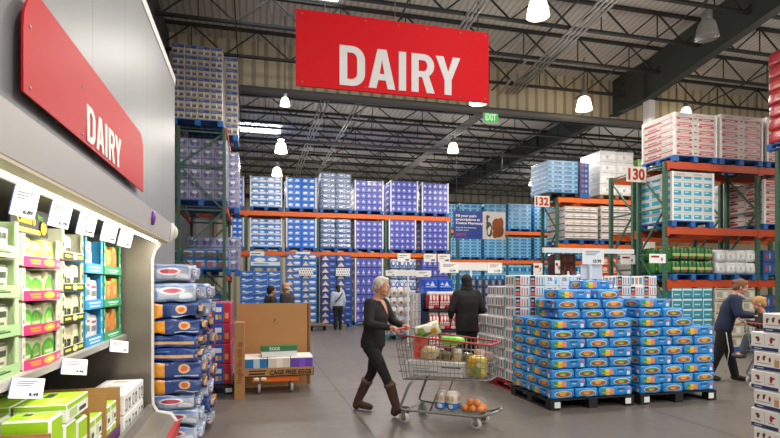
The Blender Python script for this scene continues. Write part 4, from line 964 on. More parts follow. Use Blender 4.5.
# ---- rack 130 (front row and rear row)
Y3 = 9.75; x3 = 8.76
rack('pallet_rack', 'nearest right hand pallet rack of aisle 130, front row with orange beams', (x3, Y3, 0), 0, [2.55, 2.55], .9, [1.66, 2.83, 4.27], 4.26, beam=DORANGE, beam_h=.16)
rack('pallet_rack', 'rear row of the aisle 130 rack, end frame standing left of the front row', (x3, Y3 + 1.0, 0), 0, [2.55, 2.55], .9, [1.66, 2.83, 4.27], 4.26, beam=ORANGE, beam_h=.16)
g3 = 'pallets on the aisle 130 rack'
def L3(desc, p0, p1, pt_, z0, nx, nz, mat, **k):
    Y = k.pop('Y', Y3 - .06); X0, X1 = gx(p0, Y), gx(p1, Y); return load(desc, X0, X1, Y, z0 + .005, gz(pt_, X0, Y), k.pop('d', 1.0), nx, nz, mat, k.pop('ny', 2), group=g3, **k)
REDCAP = decal('red_case_cap', '#c6c1bb', [('r', .1, .3, .3, .6, '#aa9999'), ('r', .5, .3, .7, .6, '#aa9999')], .5)
L3('red and white case pallet at the left corner on top of the aisle 130 rack', 674.5, 717, 112.5, 4.27, 1, 6, cRed, ny=1, posts=True, topcap=REDCAP, wrap=True)
L3('red and white case pallet in the middle on top of the aisle 130 rack', 720, 763, 115, 4.27, 1, 6, cRed, ny=1, posts=True, topcap=REDCAP, wrap=True)
L3('red and white case pallet at the right edge on top of the aisle 130 rack', 767, 806, 118, 4.27, 1, 6, cRed, ny=1, posts=True, topcap=REDCAP, wrap=True)
L3('teal and white case pallet on the upper shelf of the aisle 130 rack', 672, 714, 172, 2.83, 4, 6, cTW, ny=3, posts=True, topcap=REDCAP)
L3('red and white pallet at right edge, upper shelf of the aisle 130 rack', 764, 806, 180, 2.83, 1, 6, cRed, ny=2, posts=True)
L3('green bottle pallet on the lower shelf of the aisle 130 rack', 673, 714, 246, 1.66, 5, 2, cGreen, soft=True, pal=PALBLUE)
L3('clear wrapped pale pallet on the lower shelf of the aisle 130 rack', 717, 756.8, 249.5, 1.66, 4, 2, cPlas, wrap=True, soft=True)
L3('dark blue can pallet at right edge, lower shelf of aisle 130 rack', 764, 800, 250, 1.66, 4, 2, cBlueCan)
YQ = Y3 + 1.05
L3('white pallet of the rear row seen through the gap of the aisle 130 rack', 724.5, 748, 184, 2.83, 3, 5, cPlas, Y=YQ, d=.85, ny=1)
L3('red and white pallet of the rear row seen low through the aisle 130 rack', 684, 715.5, 262, 1.66, 3, 2, cOrRed, Y=YQ, d=.85, ny=1)
L3('pallet of white cans, rear row, lower shelf of the aisle 130 rack', 640, 676, 250, 1.66, 3, 2, cCan, Y=YQ, d=.85, ny=1)
num_sign('130', 626.5, 646, 166, 181.5, Y3 + .45, 'white aisle sign with red number 130 on the green rack end')
# floor cartons under rack 130
def grid(nm, X0, Y0, z0, cols, tiers, w, d, h, mat, desc, grp, cat, skip=None, jit=.001):
    me = carton_mesh(w * .985, d * .985, h * .985, mat)
    for c in range(cols):
        for k in range(tiers):
            if skip and skip(c, k): continue
            o = put(nm, me, None, (X0 + w * (c + .5) + random.uniform(-jit, jit), Y0 + d / 2 + random.uniform(-jit, jit), z0 + h * (k + .5)))
            tag(o, '%s, %s from left, %s up from floor' % (desc, ORD[c + 1], ORD[k + 1]), cat, grp)
def base_pallet(X0, X1, Y0, Y1, mat, label, h=.13):
    t = thing('pallet', label, 'pallet', ((X0 + X1) / 2, (Y0 + Y1) / 2, 0)); put('pallet_frame', pallet_mesh(X1 - X0, Y1 - Y0, h, mat), t); return t
base_pallet(8.86, 9.98, 9.7, 10.6, PALBLUE, 'pallet under the teal boxes below the aisle 130 rack')
grid('teal_box', 8.87, 9.72, .131, 4, 6, .275, .4, .225, cTealBox, 'teal box under the aisle 130 rack', 'teal boxes under the aisle 130 rack', 'box')
base_pallet(10.03, 11.2, 9.7, 10.6, PALBLUE, 'pallet under the pale cases below the aisle 130 rack')
grid('pale_case', 10.04, 9.72, .131, 3, 5, .38, .4, .27, cBrown, 'pale case under the aisle 130 rack', 'pale cases under the aisle 130 rack', 'case')
load('blue pallet on the floor at the right end under the aisle 130 rack', 11.42, 12.5, Y3, 0, 1.3, .9, 4, 4, cBlueCan, 1, group=g3)
# rightmost rack post with red load
x4 = gx(776.5, 8.45)
rack('pallet_rack', 'green rack post at the right edge of the view carrying red packs', (x4, 7.6, 0), 0, [2.5], .85, [4.27], 4.26, beam=DORANGE)
load('red can pack pallet at the right edge, high on the nearest post', x4 - .12, x4 + 1.0, 7.62, 4.275, gz(54, x4, 8.5), .95, 4, 7, cRedCan, 1, soft=True)
def beam_card(p, py, Y, w, h, label, num, grp='price cards on rack frames'):
    t = thing('placard', label, 'price card', (gx(p, Y), Y, gz(py, gx(p, Y), Y)), 0, grp)
    MB().box(-w / 2, w / 2, -.005, .005, -h / 2, h / 2).build('card', PAPER, t); MB().box(-w * .4, w * .1, -.007, -.005, h * .1, h * .3).build('red_print', DRED, t)
    text(num, h * .5, BLACK, t, (w * .25, -.008, -h * .1), bold=.001)
beam_card(657.5, 258.5, Y3 - .03, .42, .2, 'white price card with black bottle print on the aisle 130 end frame', '8')
beam_card(628, 259.5, Y3 + .95, .4, .22, 'white price card on the end frame left of the aisle 130 rack', '4')
beam_card(538, 269, Y2 - .03, .3, .36, 'tall white card on the left post of aisle 132', '7')
beam_card(557.5, 267, Y2 - .06, .17, .4, 'narrow white card on the right post of aisle 132', '9')
# ================================================================ hanging DAIRY sign
def dairy_hang():
    Y = 6.6; X0, X1 = gx(295.8, Y), gx(488.3, Y); zb, zt = gz(85.6, X0, Y), gz(8.9, X0, Y); w, h = X1 - X0, zt - zb
    t = thing('hanging_sign', 'large red hanging sign with white letters DAIRY', 'sign', ((X0 + X1) / 2, Y, zb))
    MB().box(-w / 2, w / 2, -.015, .015, 0, h).build('sign_panel', pm('hang_sign_red', '#e0101e', .55, spec=.15), t)
    put('lettering', block_letters(gx(459.6, Y) - gx(339.3, Y), .5, pm('letter_white', '#e4e2e2', .4)), t, ((gx(459.6, Y) + gx(339.3, Y)) / 2 - (X0 + X1) / 2, -.019, .305))
    for x in (-w * .47, -w * .16, .02, w * .16, w * .34, w * .48):
        for z in (.05, h - .05):
            MB().lathe([(.011, 0), (.009, -.004)], 8, (x, -.016, z), 'y').build('screw', STEEL, t)
    for x in (-w * .36, -.02, w * .38): MB().tube([(x, 0, h), (x, 0, zr(Y) - .7 - zb)], .006, 5).build('hanging_cable', STEEL, t)
dairy_hang()
# exit sign under the step
Y = 14.2; Xe = gx(490.5, Y); ze = gz(124, Xe, Y)
t = thing('exit_sign', 'green EXIT sign in a pale frame hanging under the roof step', 'exit sign', (Xe, Y, ze))
we, he = gx(498, Y) - gx(483, Y), gz(111, Xe, Y) - ze
MB().box(-we / 2, we / 2, -.02, .02, 0, he).build('frame', pm('exit_frame', '#cfd2c4', .4), t)
MB().box(-we * .42, we * .42, -.024, -.018, he * .14, he * .86).build('lit_face', pm('exit_green', '#37b24a', .4, emit='#2fc04a', estr=.6), t)
put('lettering', text_fit('EXIT', we * .7, he * .5, pm('exit_letter', '#d9f7d0', .4, emit='#d9f7d0', estr=.6), .02), t, (0, -.028, he * .5))
MB().tube([(0, 0, he), (0, 0, 6.55 - ze)], .015, 6).build('stem', STEEL, t)

# ================================================================ blue can packs on two black pallets
def packm(nm, oc, top):
    return decal(nm, '#1f8edb', [('r', .08, .14, .2, .78, '#2e9a4d'), ('r', .2, .14, .32, .78, '#f2cf35'), ('r', .32, .14, .44, .78, '#e8876f'), ('r', .1, .3, .42, .42, '#e4a24a'), ('r', .55, .62, .76, .8, '#1d3f66'), ('r', .6, .42, .72, .5, '#bfe0f6'), ('r', .84, .12, .93, .5, '#eef6fb'), ('r', .85, .55, .95, .8, '#d76a88'),
        ('e', 1.52, .46, .36, .33, '#dfeaf0'), ('e', 1.52, .44, .33, .28, oc), ('e', 1.42, .6, .08, .12, top), ('e', 1.58, .62, .1, .12, top), ('e', 1.5, .4, .12, .1, '#d9a86a'),
        ('r', 2, .0, 3, 1, '#2490dc'), ('e', 2.3, .4, .18, .2, '#4fb0ec'), ('e', 2.7, .6, .15, .2, '#3fa2e6'), ('r', 0, .86, 2, 1, '#2f9ae2')], .3, .5, .5, 16)  # paler ovals on the pack top are highlights put into the colour
pk = [packm('blue_pack_orange', '#a8692c', '#f0b32e'), packm('blue_pack_green', '#8a5a2a', '#57a63a'), packm('blue_pack_brown', '#9c6a3a', '#d98a3a')]
PL, PW, PH = .5, .335, .1235
pmesh = [MB().puff(PL * .99, PW * .985, PH * .98, (14, 10, 6), 9, .016, 13, j * 3 + 1, rad=.024).mesh('can_pack', pk[j % 3]) for j in range(6)]
A = [(.25, .17, 0), (.25, .51, 0), (.25, .85, 0), (.67, .25, 1), (1.01, .25, 1), (.67, .76, 1), (1.01, .76, 1)]
B = [(1.18 - x, y, r) for x, y, r in A]
def blue_pallet(X0, Y0, which, full, upper):
    t = thing('pallet', 'black plastic pallet under the %s blue pack stack' % which, 'pallet', (X0 + .59, Y0 + .51, 0))
    put('pallet_frame', pallet_mesh(1.2, 1.04, .134, PALBLACK), t)
    for x in (-.55, .47): MB().box(x, x + .08, -.528, -.52, .03, .1).build('paper_label', PAPER, t)
    layers = [A if k % 2 else B for k in range(full)] + upper
    for k, cells in enumerate(layers):
        for j, (x, y, r) in enumerate(sorted(cells, key=lambda c: (round(c[1] * 3), c[0]))):
            o = put('can_pack', pmesh[random.randrange(6)], None, (X0 + x + random.uniform(-.002, .002), Y0 + y + random.uniform(-.002, .002), .135 + k * PH + PH / 2), r * PI / 2 + (PI if r and random.random() < 0 else 0) + R(random.uniform(-.3, .3)))
            row = 'front' if y < .4 else 'rear' if y > .7 else 'middle'
            tag(o, 'blue can pack, %s stack, layer %d up, %s row, %s piece from left' % (which, k + 1, row, ORD[1 + sum(1 for c in cells if (('front' if c[1] < .4 else 'rear' if c[1] > .7 else 'middle') == row) and c[0] < x)]), 'can pack', 'blue shrink wrapped packs on the two black pallets')
blue_pallet(3.55, 5.84, 'left', 8, [
    [(.3, .3, 1), (.64, .3, 1), (.98, .3, 1), (.58, .82, 1), (.95, .82, 1)],
    [(.26, .3, 1), (.6, .3, 1), (.94, .3, 1), (.56, .81, 1), (.92, .81, 1)],
    [(.43, .3, 0), (.87, .32, 1), (.68, .75, 0)],
    [(.92, .5, 0)]])
blue_pallet(4.85, 5.84, 'right', 7, [
    [(.25, .19, 0), (.68, .27, 1), (.25, .53, 0), (.25, .87, 0), (.7, .79, 1)],
    [(.2, .29, 1), (.55, .29, 1), (.26, .8, 0)],
    [(.3, .25, 0), (.3, .6, 0)]])

# ================================================================ white drink cartons on a red pallet
mk = lambda nm, bars: decal(nm, '#e9e9e8', bars, .5)
cShake = mk('shake_carton', [('r', 0, .05, .36, 1, '#26262b'), ('r', .04, .08, .32, .42, '#d8664a'), ('r', .06, .55, .3, .75, '#b9b9bd'), ('r', .44, .12, .54, .85, '#e07c62'), ('r', .62, .12, .72, .85, '#e5907a'), ('r', .82, .12, .93, .85, '#4fa9c4'), ('r', .0, 0, 1, .05, '#33333a'), ('r', 1.06, .1, 1.28, .88, '#5f93ab'), ('r', 1.36, .1, 1.58, .88, '#cf8674'), ('r', 1.66, .1, 1.88, .88, '#5f93ab'), ('r', 1.95, 0, 2, 1, '#3a3a40'), ('r', 2, 0, 3, 1, '#d8d8d6')])
cShake2 = mk('shake_carton_plain', [('r', .7, .12, .88, .88, '#58b4d2'), ('r', .74, .6, .84, .8, '#d9eef5'), ('r', .12, .18, .3, .24, '#8a8d94'), ('r', 1.1, .1, 1.3, .88, '#7fa0ae'), ('r', 1.45, .1, 1.62, .88, '#d98a76'), ('r', 2, 0, 3, 1, '#d8d8d6')])
cShake3 = mk('shake_carton_orange', [('r', .66, .12, .82, .88, '#e58d5c'), ('r', .12, .18, .3, .24, '#8a8d94'), ('r', 1.1, .1, 1.3, .88, '#7fa0ae'), ('r', 1.45, .1, 1.62, .88, '#d98a76'), ('r', 2, 0, 3, 1, '#d8d8d6')])
base_pallet(3.62, 4.8, 6.93, 8.2, PALRED, 'red pallet under the white drink cartons, left one')
base_pallet(4.84, 6.02, 6.93, 8.0, PALRED, 'red pallet under the white drink cartons, right one')
CW, CD, CHh = .24, .31, .156
sgrp = 'white drink cartons behind the blue packs'
def shake(x, y, k, mat, lab):
    o = put('drink_carton', carton_mesh(CW * .985, CD * .985, CHh * .985, mat), None, (x + random.uniform(-.001, .001), y, .132 + CHh * (k + .5))); tag(o, lab, 'carton', sgrp)
    if mat is not cShake and k >= 7: text('2%', .07, INK, o, (-.035, -CD / 2 - .001, .02), bold=.001)
    return o
for c in range(10):
    for k in range(10 if c < 6 else 9 + (c in (7, 9))):
        mt = cShake if c < 2 or (c == 2 and k < 8) else (cShake3 if (k == 8 and c in (2, 3)) else cShake2 if c < 6 else cShake)
        shake(3.64 + CW * (c + .5) + (.03 if c >= 5 else 0), 6.95 + CD / 2, k, mt, 'white drink carton, front face, column %s from left, layer %d up' % (ORD[c + 1], k + 1))
for r in range(1, 4):
    for k in range((10, 9, 9, 6)[r]):
        shake(3.64 + CW * .5 - .02 * (k % 2), 6.95 + CD * (r + .5), k, cShake, 'white drink carton on the left side, %s from front, layer %d up' % (ORD[r + 1], k + 1))
# price stands
def stand(px0, px1, ppost, ytop, Y, cards, label, ybase_z=0, bar_h=.07, backs=True):
    X0, X1, Xp = gx(px0, Y), gx(px1, Y), gx(ppost, Y); zt = gz(ytop, Xp, Y)
    t = thing('price_stand', label, 'price stand', (Xp, Y, 0), 0, 'white T shaped price stands')
    MB().box(-.02, .02, -.02, .02, .02, zt - bar_h).build('post', WHITE, t); MB().lathe([(.026, 0), (.026, .012), (.022, .02)], 16).build('base_plate', WHITE, t)
    MB().box(X0 - Xp, X1 - Xp, -.025, .025, zt - bar_h, zt).build('cross_bar', WHITE, t)
    for a, b, y0, y1, num in cards:
        xa, xb = gx(a, Y) - Xp, gx(b, Y) - Xp; za, zb = gz(y1, Xp, Y), gz(y0, Xp, Y)
        c = MB().box(xa, xb, -.035, -.03, za, zb).build('card', PAPER, t)
        m = MB(); h = zb - za
        for q in range(3): m.box(xa + (xb - xa) * .15, xa + (xb - xa) * (.8 - .1 * q), -.038, -.035, za + h * (.82 - .11 * q), za + h * (.86 - .11 * q))
        m.build('fine_print', INK, c)
        text(num, h * .3, BLACK, c, (xa + (xb - xa) * .66, -.038, za + h * .2), bold=.001)
    return t
stand(543, 633, 590, 248.5, 6.9, [(581, 602.5, 249, 264.5, '10.99')], 'white T shaped price stand with a card reading 10.99 behind the blue packs')
tt = [o for o in bpy.data.objects if o.name.startswith('price_stand')][-1]
MB().box(gx(580, 6.95) - tt.location.x, gx(601.5, 6.95) - tt.location.x, .031, .036, gz(279, 4.8, 6.95), gz(265, 4.8, 6.95)).build('rear_card', pm('card_back', '#d9dbe2', .6), tt)
stand(439, 501.5, 470.6, 262.5, 9.9, [(439.5, 458, 263, 273, '15.99'), (487, 501, 263, 273, '11.79')], 'white T shaped price stand behind the man in the black hood', bar_h=.16)
stand(385.5, 431, 408, 270.5, 13.0, [(386, 396, 271, 276, '9.99'), (416, 430, 271, 277, '13.49')], 'white T shaped price stand above the white tubs', bar_h=.14)
# ================================================================ displays in the middle distance
TUB = pm('tub_white', '#e9e6df', .35, vary=.05); GOLD = pm('tub_gold_label', '#c08a3e', .4)
def tub_mesh():
    r, h = .095, .27
    return MB().lathe([(r * .85, 0), (r, .015), (r, h * .72), (r * .9, h * .82), (r * .7, h * .86), (r * .7, h * .98), (r * .6, h)], 16).mesh('tub_body', TUB)
Yt = 14.6; x0 = gx(383.5, Yt); 
base_pallet(x0 - .02, x0 + .84, Yt - .1, Yt + .75, pm('pallet_teal', '#2f7f92', .6), 'teal pallet under the white tubs behind the walking woman')
tb = tub_mesh(); lab_ = MB().lathe([(.045, 0), (.045, -.004)], 14, (0, -.096, .11), 'y').mesh('round_label', GOLD)
lab2 = MB().lathe([(.065, 0), (.065, -.003)], 14, (0, -.0945, .11), 'y').mesh('label_ring', pm('tub_ring', '#f6f4ef', .4))
for c in range(4):
    for k in range(5):
        o = thing('storage_tub', 'white round tub with gold dot label, %s column from left, %s up' % (ORD[c + 1], ORD[k + 1]), 'tub', (x0 + .1 + .205 * c, Yt + .05, .135 + .272 * k), 0, 'white tubs on the teal pallet')
        put('tub_body', tb, o); put('label_ring', lab2, o); put('round_label', lab_, o)
Yk = 13.4; grid('white_pack', gx(413, Yk), Yk, 0.0, 2, 6, .11, .3, .22, decal('white_slim_pack', '#dedad2', [('r', .3, .1, .7, .8, '#9c9aa0'), ('r', .1, .85, .9, .95, '#b5483f')], .4), 'slim white pack right of the white tubs', 'slim white packs', 'pack')
# bright blue cases
Yc_ = 13.2; xb = gx(424, Yc_)
cBr = decal('bright_blue_case', '#1559d8', [('t', .6, .3, .8, .18, '#eef3ff'), ('t', .25, .4, .7, .14, '#dfe8ff'), ('r', .1, .15, .9, .24, '#bcd0fb')], .35, .4)
base_pallet(xb - .02, xb + .82, Yc_ - .05, Yc_ + .8, PALBLUE, 'pallet under the bright blue cases')
grid('blue_case', xb, Yc_, .131, 2, 6, .4, .5, gz(279, xb, Yc_) / 6 - .022, cBr, 'bright blue case behind the red bottle packs', 'bright blue cases', 'case')
# red and white bottle packs
Yd = 11.0
REDL = decal('bottle_red', '#b8212e', [('e', .2, .78, .1, .2, '#f2ecea'), ('e', .52, .8, .1, .2, '#f2ecea'), ('e', .82, .78, .1, .2, '#f2ecea'), ('r', .06, .3, .3, .55, '#e6dcda'), ('r', .38, .3, .62, .55, '#e6dcda'), ('r', .7, .3, .94, .55, '#e6dcda'), ('r', .1, .34, .26, .44, '#5a4a55'), ('r', .42, .34, .58, .44, '#5a4a55'), ('r', .74, .34, .9, .44, '#5a4a55'), ('e', .35, .12, .3, .06, '#7d1720')], .3, .5, .4, 20, .12); CAPW = pm('cap_white', '#ece9e6', .4); LBLW = decal('bottle_label', '#e9e2df', [('r', .1, .3, .5, .7, '#5a5560'), ('e', .7, .5, .15, .3, '#b4222e')], .4)
def bpack_parts():
    m = MB(); m.puff(.25, .25, .31, (6, 4, 6), 7, .008, 8, 3, (0, 0, .155), rad=.04); body = m.mesh('bottle_body', REDL)
    m = MB()
    for x in (-.075, 0, .075): m.lathe([(.042, .3), (.035, .34), (.034, .375), (.028, .38)], 10, (x, -.06, 0)).lathe([(.042, .3), (.035, .34), (.034, .375), (.028, .38)], 10, (x, .06, 0))
    caps = m.mesh('bottle_cap', CAPW)
    lbl = MB().box(-.115, -.02, -.129, -.125, .02, .07).mesh('label', LBLW)
    shelf = None
    return body, caps, lbl
pb_, pc_, pl_ = bpack_parts()
xs0 = gx(428.5, Yd)
t = thing('display_shelf', 'dark display shelf holding the red bottle packs behind the shopping cart', 'shelf', (xs0 + .66, Yd + .18, 0))
for z in (.1, .58, 1.06): pass
DKS = pm('display_dark', '#26242a', .5)
for z in (.12, .57, 1.02): MB().box(-.68, .66, -.2, .2, z - .05, z).build('shelf_board', DKS, t)
for x in (-.68, .65): MB().box(x, x + .02, -.2, .2, 0, 1.02).build('side_panel', DKS, t)
MB().box(-.68, .67, .18, .2, 0, 1.36).build('back_panel', DKS, t)
for z, nm in ((.12, 'lower'), (.57, 'middle'), (1.02, 'upper')):
    for c in range(5):
        o = thing('bottle_pack', 'red and white bottle pack on the %s shelf, %s from left' % (nm, ORD[c + 1]), 'bottle pack', (xs0 + .135 + .257 * c, Yd + .14, z + .002), 0, 'red bottle packs on the dark display')
        put('bottle_body', pb_, o); put('bottle_cap', pc_, o); put('label', pl_, o)
cNavy = decal('navy_small_case', '#27324f', [('e', .5, .5, .22, .28, '#8d97ad'), ('r', .1, .1, .9, .22, '#4a5878'), ('r', .2, .72, .8, .9, '#6f7f9f'), ('r', 1.1, .2, 1.9, .8, '#3d4a6c')], .45)
Yn = 11.9; xn = gx(470, Yn)
base_pallet(xn - .02, xn + 1.08, Yn - .02, Yn + .8, PALBLACK, 'black pallet under the navy cases right of the man in black')
grid('navy_case', xn, Yn, .131, 6, 8, .175, .4, .196, cNavy, 'small navy case right of the man in black', 'navy cases on the black pallet', 'case')
# ================================================================ white cartons in the right foreground (their left faces look at us)
f1 = decal('nut_milk_carton', '#ecebe8', [('r', 0, 0, 2, .2, '#25346b'), ('r', 1.1, .07, 1.35, .13, '#b9c0da'), ('e', 1.14, .62, .045, .15, '#9b2b35'), ('e', 1.18, .72, .035, .06, '#4a3236'), ('e', 1.36, .68, .045, .15, '#5c2f33'), ('e', 1.4, .78, .035, .06, '#a3202e'), ('e', 1.58, .62, .045, .15, '#9b2b35'), ('r', 1.08, .36, 1.64, .4, '#8f8f95'), ('r', 1.74, .24, 1.92, .8, '#c39a77'), ('r', 1.74, .64, 1.92, .8, '#e5d3bf'), ('e', .5, .6, .1, .2, '#9b2b35'), ('r', 2, 0, 3, 1, '#e2e0dc')], .5)
f2 = decal('nut_milk_carton_red_mark', '#ecebe8', [('r', 0, 0, 2, .2, '#25346b'), ('r', 1.49, .2, 1.51, 1, '#c9c7c4'), ('e', 1.26, .64, .06, .15, '#8e2430'), ('e', 1.2, .72, .04, .07, '#3c3436'), ('e', 1.74, .62, .055, .2, '#a3202e'), ('e', 1.82, .7, .06, .06, '#a3202e'), ('r', 1.14, .34, 1.36, .38, '#6f6f78'), ('r', 1.62, .34, 1.86, .38, '#6f6f78'), ('r', 1.1, .07, 1.4, .13, '#b9c0da'), ('e', .5, .6, .12, .22, '#a3202e'), ('r', 2, 0, 3, 1, '#e2e0dc')], .5)
base_pallet(4.24, 5.3, 2.72, 3.76, PALWOOD, 'wooden pallet under the white cartons in the right foreground')
for k in range(7):
    for c in range(3):
        for r in range(2):
            o = put('milk_carton', carton_mesh(.33, .268, .166, f1 if k % 2 == 0 else f2), None, (4.28 + .17 + .335 * r, 3.75 - .272 * (c + .5) + (.028 if k % 2 else 0) - (.085 if k == 6 else 0), .132 + .168 * (k + .5)))
            tag(o, 'right foreground white navy-banded carton, %s column from far end, %s row, layer %d up' % (ORD[c + 1], ['aisle', 'inner'][r], k + 1), 'carton', 'white cartons in the right foreground')
# ================================================================ shopping carts
CARTG = pm('cart_grey_metal', '#8f908e', .4, metal=.5); CARTP = pm('cart_red_plastic', '#b8403a', .45); RUB = pm('wheel_rubber', '#c9c7c2', .5); HUB = pm('wheel_hub', '#5d5c5a', .5)
def make_cart(loc, rz, label, child=False):
    t = thing('shopping_cart', label, 'shopping cart', loc, rz)
    def tr(x): return (x + .5) / 1.05
    def wt(x): return .30 - .10 * tr(x)          # half width at rim
    def wb(x): return .235 - .075 * tr(x)        # half width at bottom
    def zt(x): return .99 - .075 * tr(x)
    def zb(x): return .49 + .05 * tr(x)
    def xb(x): return x * .93 + .02
    m = MB(); n = 21; w = .0045
    xs = [-.5 + 1.05 * i / n for i in range(n + 1)]
    for s in (-1, 1):
        for x in xs: m.bar((x, s * wt(x), zt(x)), (xb(x), s * wb(x), zb(x)), w)
        for k in range(1, 6):
            f = k / 6
            m.bar((-.5, s * (wb(-.5) + (wt(-.5) - wb(-.5)) * f), zb(-.5) + (zt(-.5) - zb(-.5)) * f), (.55, s * (wb(.55) + (wt(.55) - wb(.55)) * f), zb(.55) + (zt(.55) - zb(.55)) * f), w * 1.5)
    for i in range(9):
        f = -1 + 2 * i / 8
        m.bar((xb(-.5), f * wb(-.5), zb(-.5)), (xb(.55), f * wb(.55), zb(.55)), w)
        m.bar((.55, f * wt(.55), zt(.55)), (xb(.55), f * wb(.55), zb(.55)), w)
        if not (child and abs(f) < .6): m.bar((-.5, f * wt(-.5), zt(-.5) - .1), (xb(-.5), f * wb(-.5), zb(-.5)), w)
    for x in xs[::2]: m.bar((xb(x), -wb(x), zb(x)), (xb(x), wb(x), zb(x)), w)
    for k in range(1, 6):
        f = k / 6
        for x in ((-.5, .55) if not (child and k in (2, 3, 4)) else (.55,)): m.bar((x, -(wb(x) + (wt(x) - wb(x)) * f), zb(x) + (zt(x) - zb(x)) * f), (x, wb(x) + (wt(x) - wb(x)) * f, zb(x) + (zt(x) - zb(x)) * f), w)
    m.build('wire_basket', CARTG, t)
    MB().tube([(-.5, -.30, .99), (.5, -.205, .92), (.55, -.17, .915), (.55, .17, .915), (.5, .205, .92), (-.5, .30, .99)], .011, 8).build('rim', CARTP, t)
    MB().tube([(xb(-.5), -wb(-.5), .49), (xb(.5), -.165, .537), (xb(.55), -.14, .54), (xb(.55), .14, .54), (xb(.5), .165, .537), (xb(-.5), wb(-.5), .49)], .009, 8).build('bottom_rim', CARTG, t)
    h = MB().tube([(-.5, -.29, .98), (-.58, -.28, 1.03), (-.585, -.25, 1.035)], .012, 8).tube([(-.5, .29, .98), (-.58, .28, 1.03), (-.585, .25, 1.035)], .012, 8).build('handle_arms', CARTG, t)
    MB().tube([(-.585, -.26, 1.035), (-.585, .26, 1.035)], .0155, 10).build('handle_bar', CARTP, t)
    sx_ = .19 if child else 0
    MB().box(-.33 + sx_, -.325 + sx_, -.2, .2, .72, .93).box(-.33 + sx_, -.32 + sx_, -.19, .19, .93, .945).build('child_seat', pm('seat_red', '#d2452f', .45), t)
    for s in (-1, 1):
        MB().tube([(-.30, s * .225, .49), (-.36, s * .25, .44), (-.455, s * .265, .2), (-.46, s * .265, .165), (-.42, s * .262, .15), (.36, s * .165, .14), (.46, s * .15, .15), (.58, s * .13, .2), (.6, s * .1, .205), (.6, 0, .205)], .0145, 8).build('frame_tube', CARTG, t)
        MB().tube([(.02, s * .2, .505), (-.13, s * .21, .145)], .01, 6).build('support_strut', CARTG, t)
    m = MB()
    for k in range(9): f = -1 + k / 4; m.bar((-.42, f * .25, .152), (.42, f * .15, .145), .005)
    for x in (-.4, -.1, .2, .42): m.bar((x, -.25 + .1 * (x + .4), .15), (x, .25 - .1 * (x + .4), .15), .006)
    m.build('lower_tray', CARTG, t)
    for x, y in ((-.42, -.26), (-.42, .26), (.38, -.145), (.38, .145)):
        c = MB(); c.box(x - .02, x + .02, y - .022, y - .016, .05, .125).box(x - .02, x + .02, y + .016, y + .022, .05, .125).box(x - .025, x + .025, y - .024, y + .024, .12, .14)
        f = c.build('caster', CARTG, t)
        MB().lathe([(.03, -.014), (.058, -.013), (.062, 0), (.058, .013), (.03, .014)], 20, (x, y, .062), 'y').build('wheel', RUB, f)
        MB().lathe([(.03, -.0155), (.012, -.016), (.012, .016), (.03, .0155)], 14, (x, y, .062), 'y').build('wheel_hub', HUB, f)
    return t
CY = -R(41.4); CLOC = Vector((2.117, 5.637, 0))
make_cart(CLOC, CY, 'grey wire shopping cart with red rim full of groceries pushed by the walking woman')
CM = Matrix.Translation(CLOC) @ Matrix.Rotation(CY, 4, 'Z')
def incart(name, mb, mat, p, label, cat, rz=0, M_=None):
    w = (M_ or CM) @ Vector(p); o = mb.build(name, mat, None, w, CY + rz); tag(o, label, cat); return o
salad = decal('salad_bag', '#cfd0a8', [('e', .3, .5, .2, .3, '#7f9a4c'), ('e', .65, .6, .2, .25, '#e9e8d8'), ('e', .8, .3, .15, .25, '#d99a2b'), ('e', .5, .2, .2, .15, '#55702f'), ('e', .12, .7, .1, .2, '#eeeee2'), ('e', 1.5, .5, .3, .3, '#6f8a3f'), ('e', 2.5, .5, .3, .3, '#a8b06a')], .25, .7, .6, 14)
incart('salad_bag', MB().puff(.3, .2, .16, (10, 8, 8), 4, .03, 8, 2, rad=.06), salad, (-.22, -.06, 1.035), 'clear bag of salad with yellow corner on top of the child seat', 'salad bag', .2).rotation_euler[1] = R(-18)
incart('grocery_packet', MB().puff(.26, .18, .09, (8, 6, 6), 4, .03, 9, 4, rad=.04), pm('packet_lime', '#6fd62c', .3, coat=.6, noise_amt=.25, nscale=14), (.06, .02, .925), 'bright lime green packet on top of the cart load', 'packet')
incart('mushroom_bag', MB().puff(.22, .18, .15, (8, 6, 6), 4, .03, 11, 7, rad=.06), pm('bag_tan', '#cdb38a', .35, coat=.6, noise_amt=.4, nscale=20), (-.2, -.02, .78), 'tan bag of produce below the salad bag in the cart', 'produce bag')
wb_ = decal('long_white_box', '#e4e3e2', [('r', .12, .25, .55, .33, '#8d8d92'), ('r', .12, .45, .4, .52, '#a9a9ad'), ('r', .62, .6, .95, .7, '#55555a'), ('r', .02, .1, .06, .9, '#b8b8bb')], .5)
incart('long_box', MB().box(-.33, .33, -.06, .06, -.075, .075), wb_, (-.09, -.115, .62), 'long white box lying on the near side of the cart bottom', 'box', R(4))
incart('chip_bag', MB().puff(.2, .16, .24, (8, 6, 8), 4, .03, 10, 9, rad=.06), decal('chip_bag_yellow', '#e2c73a', [('e', .5, .35, .3, .2, '#8fb03a'), ('e', .4, .75, .25, .15, '#e8a336'), ('e', .7, .6, .15, .12, '#f2ecc8'), ('e', 1.5, .5, .3, .3, '#b8b83a')], .3, .6, .5, 14), (.375, -.08, .67), 'yellow and green bag at the front end of the cart', 'chip bag', .1)
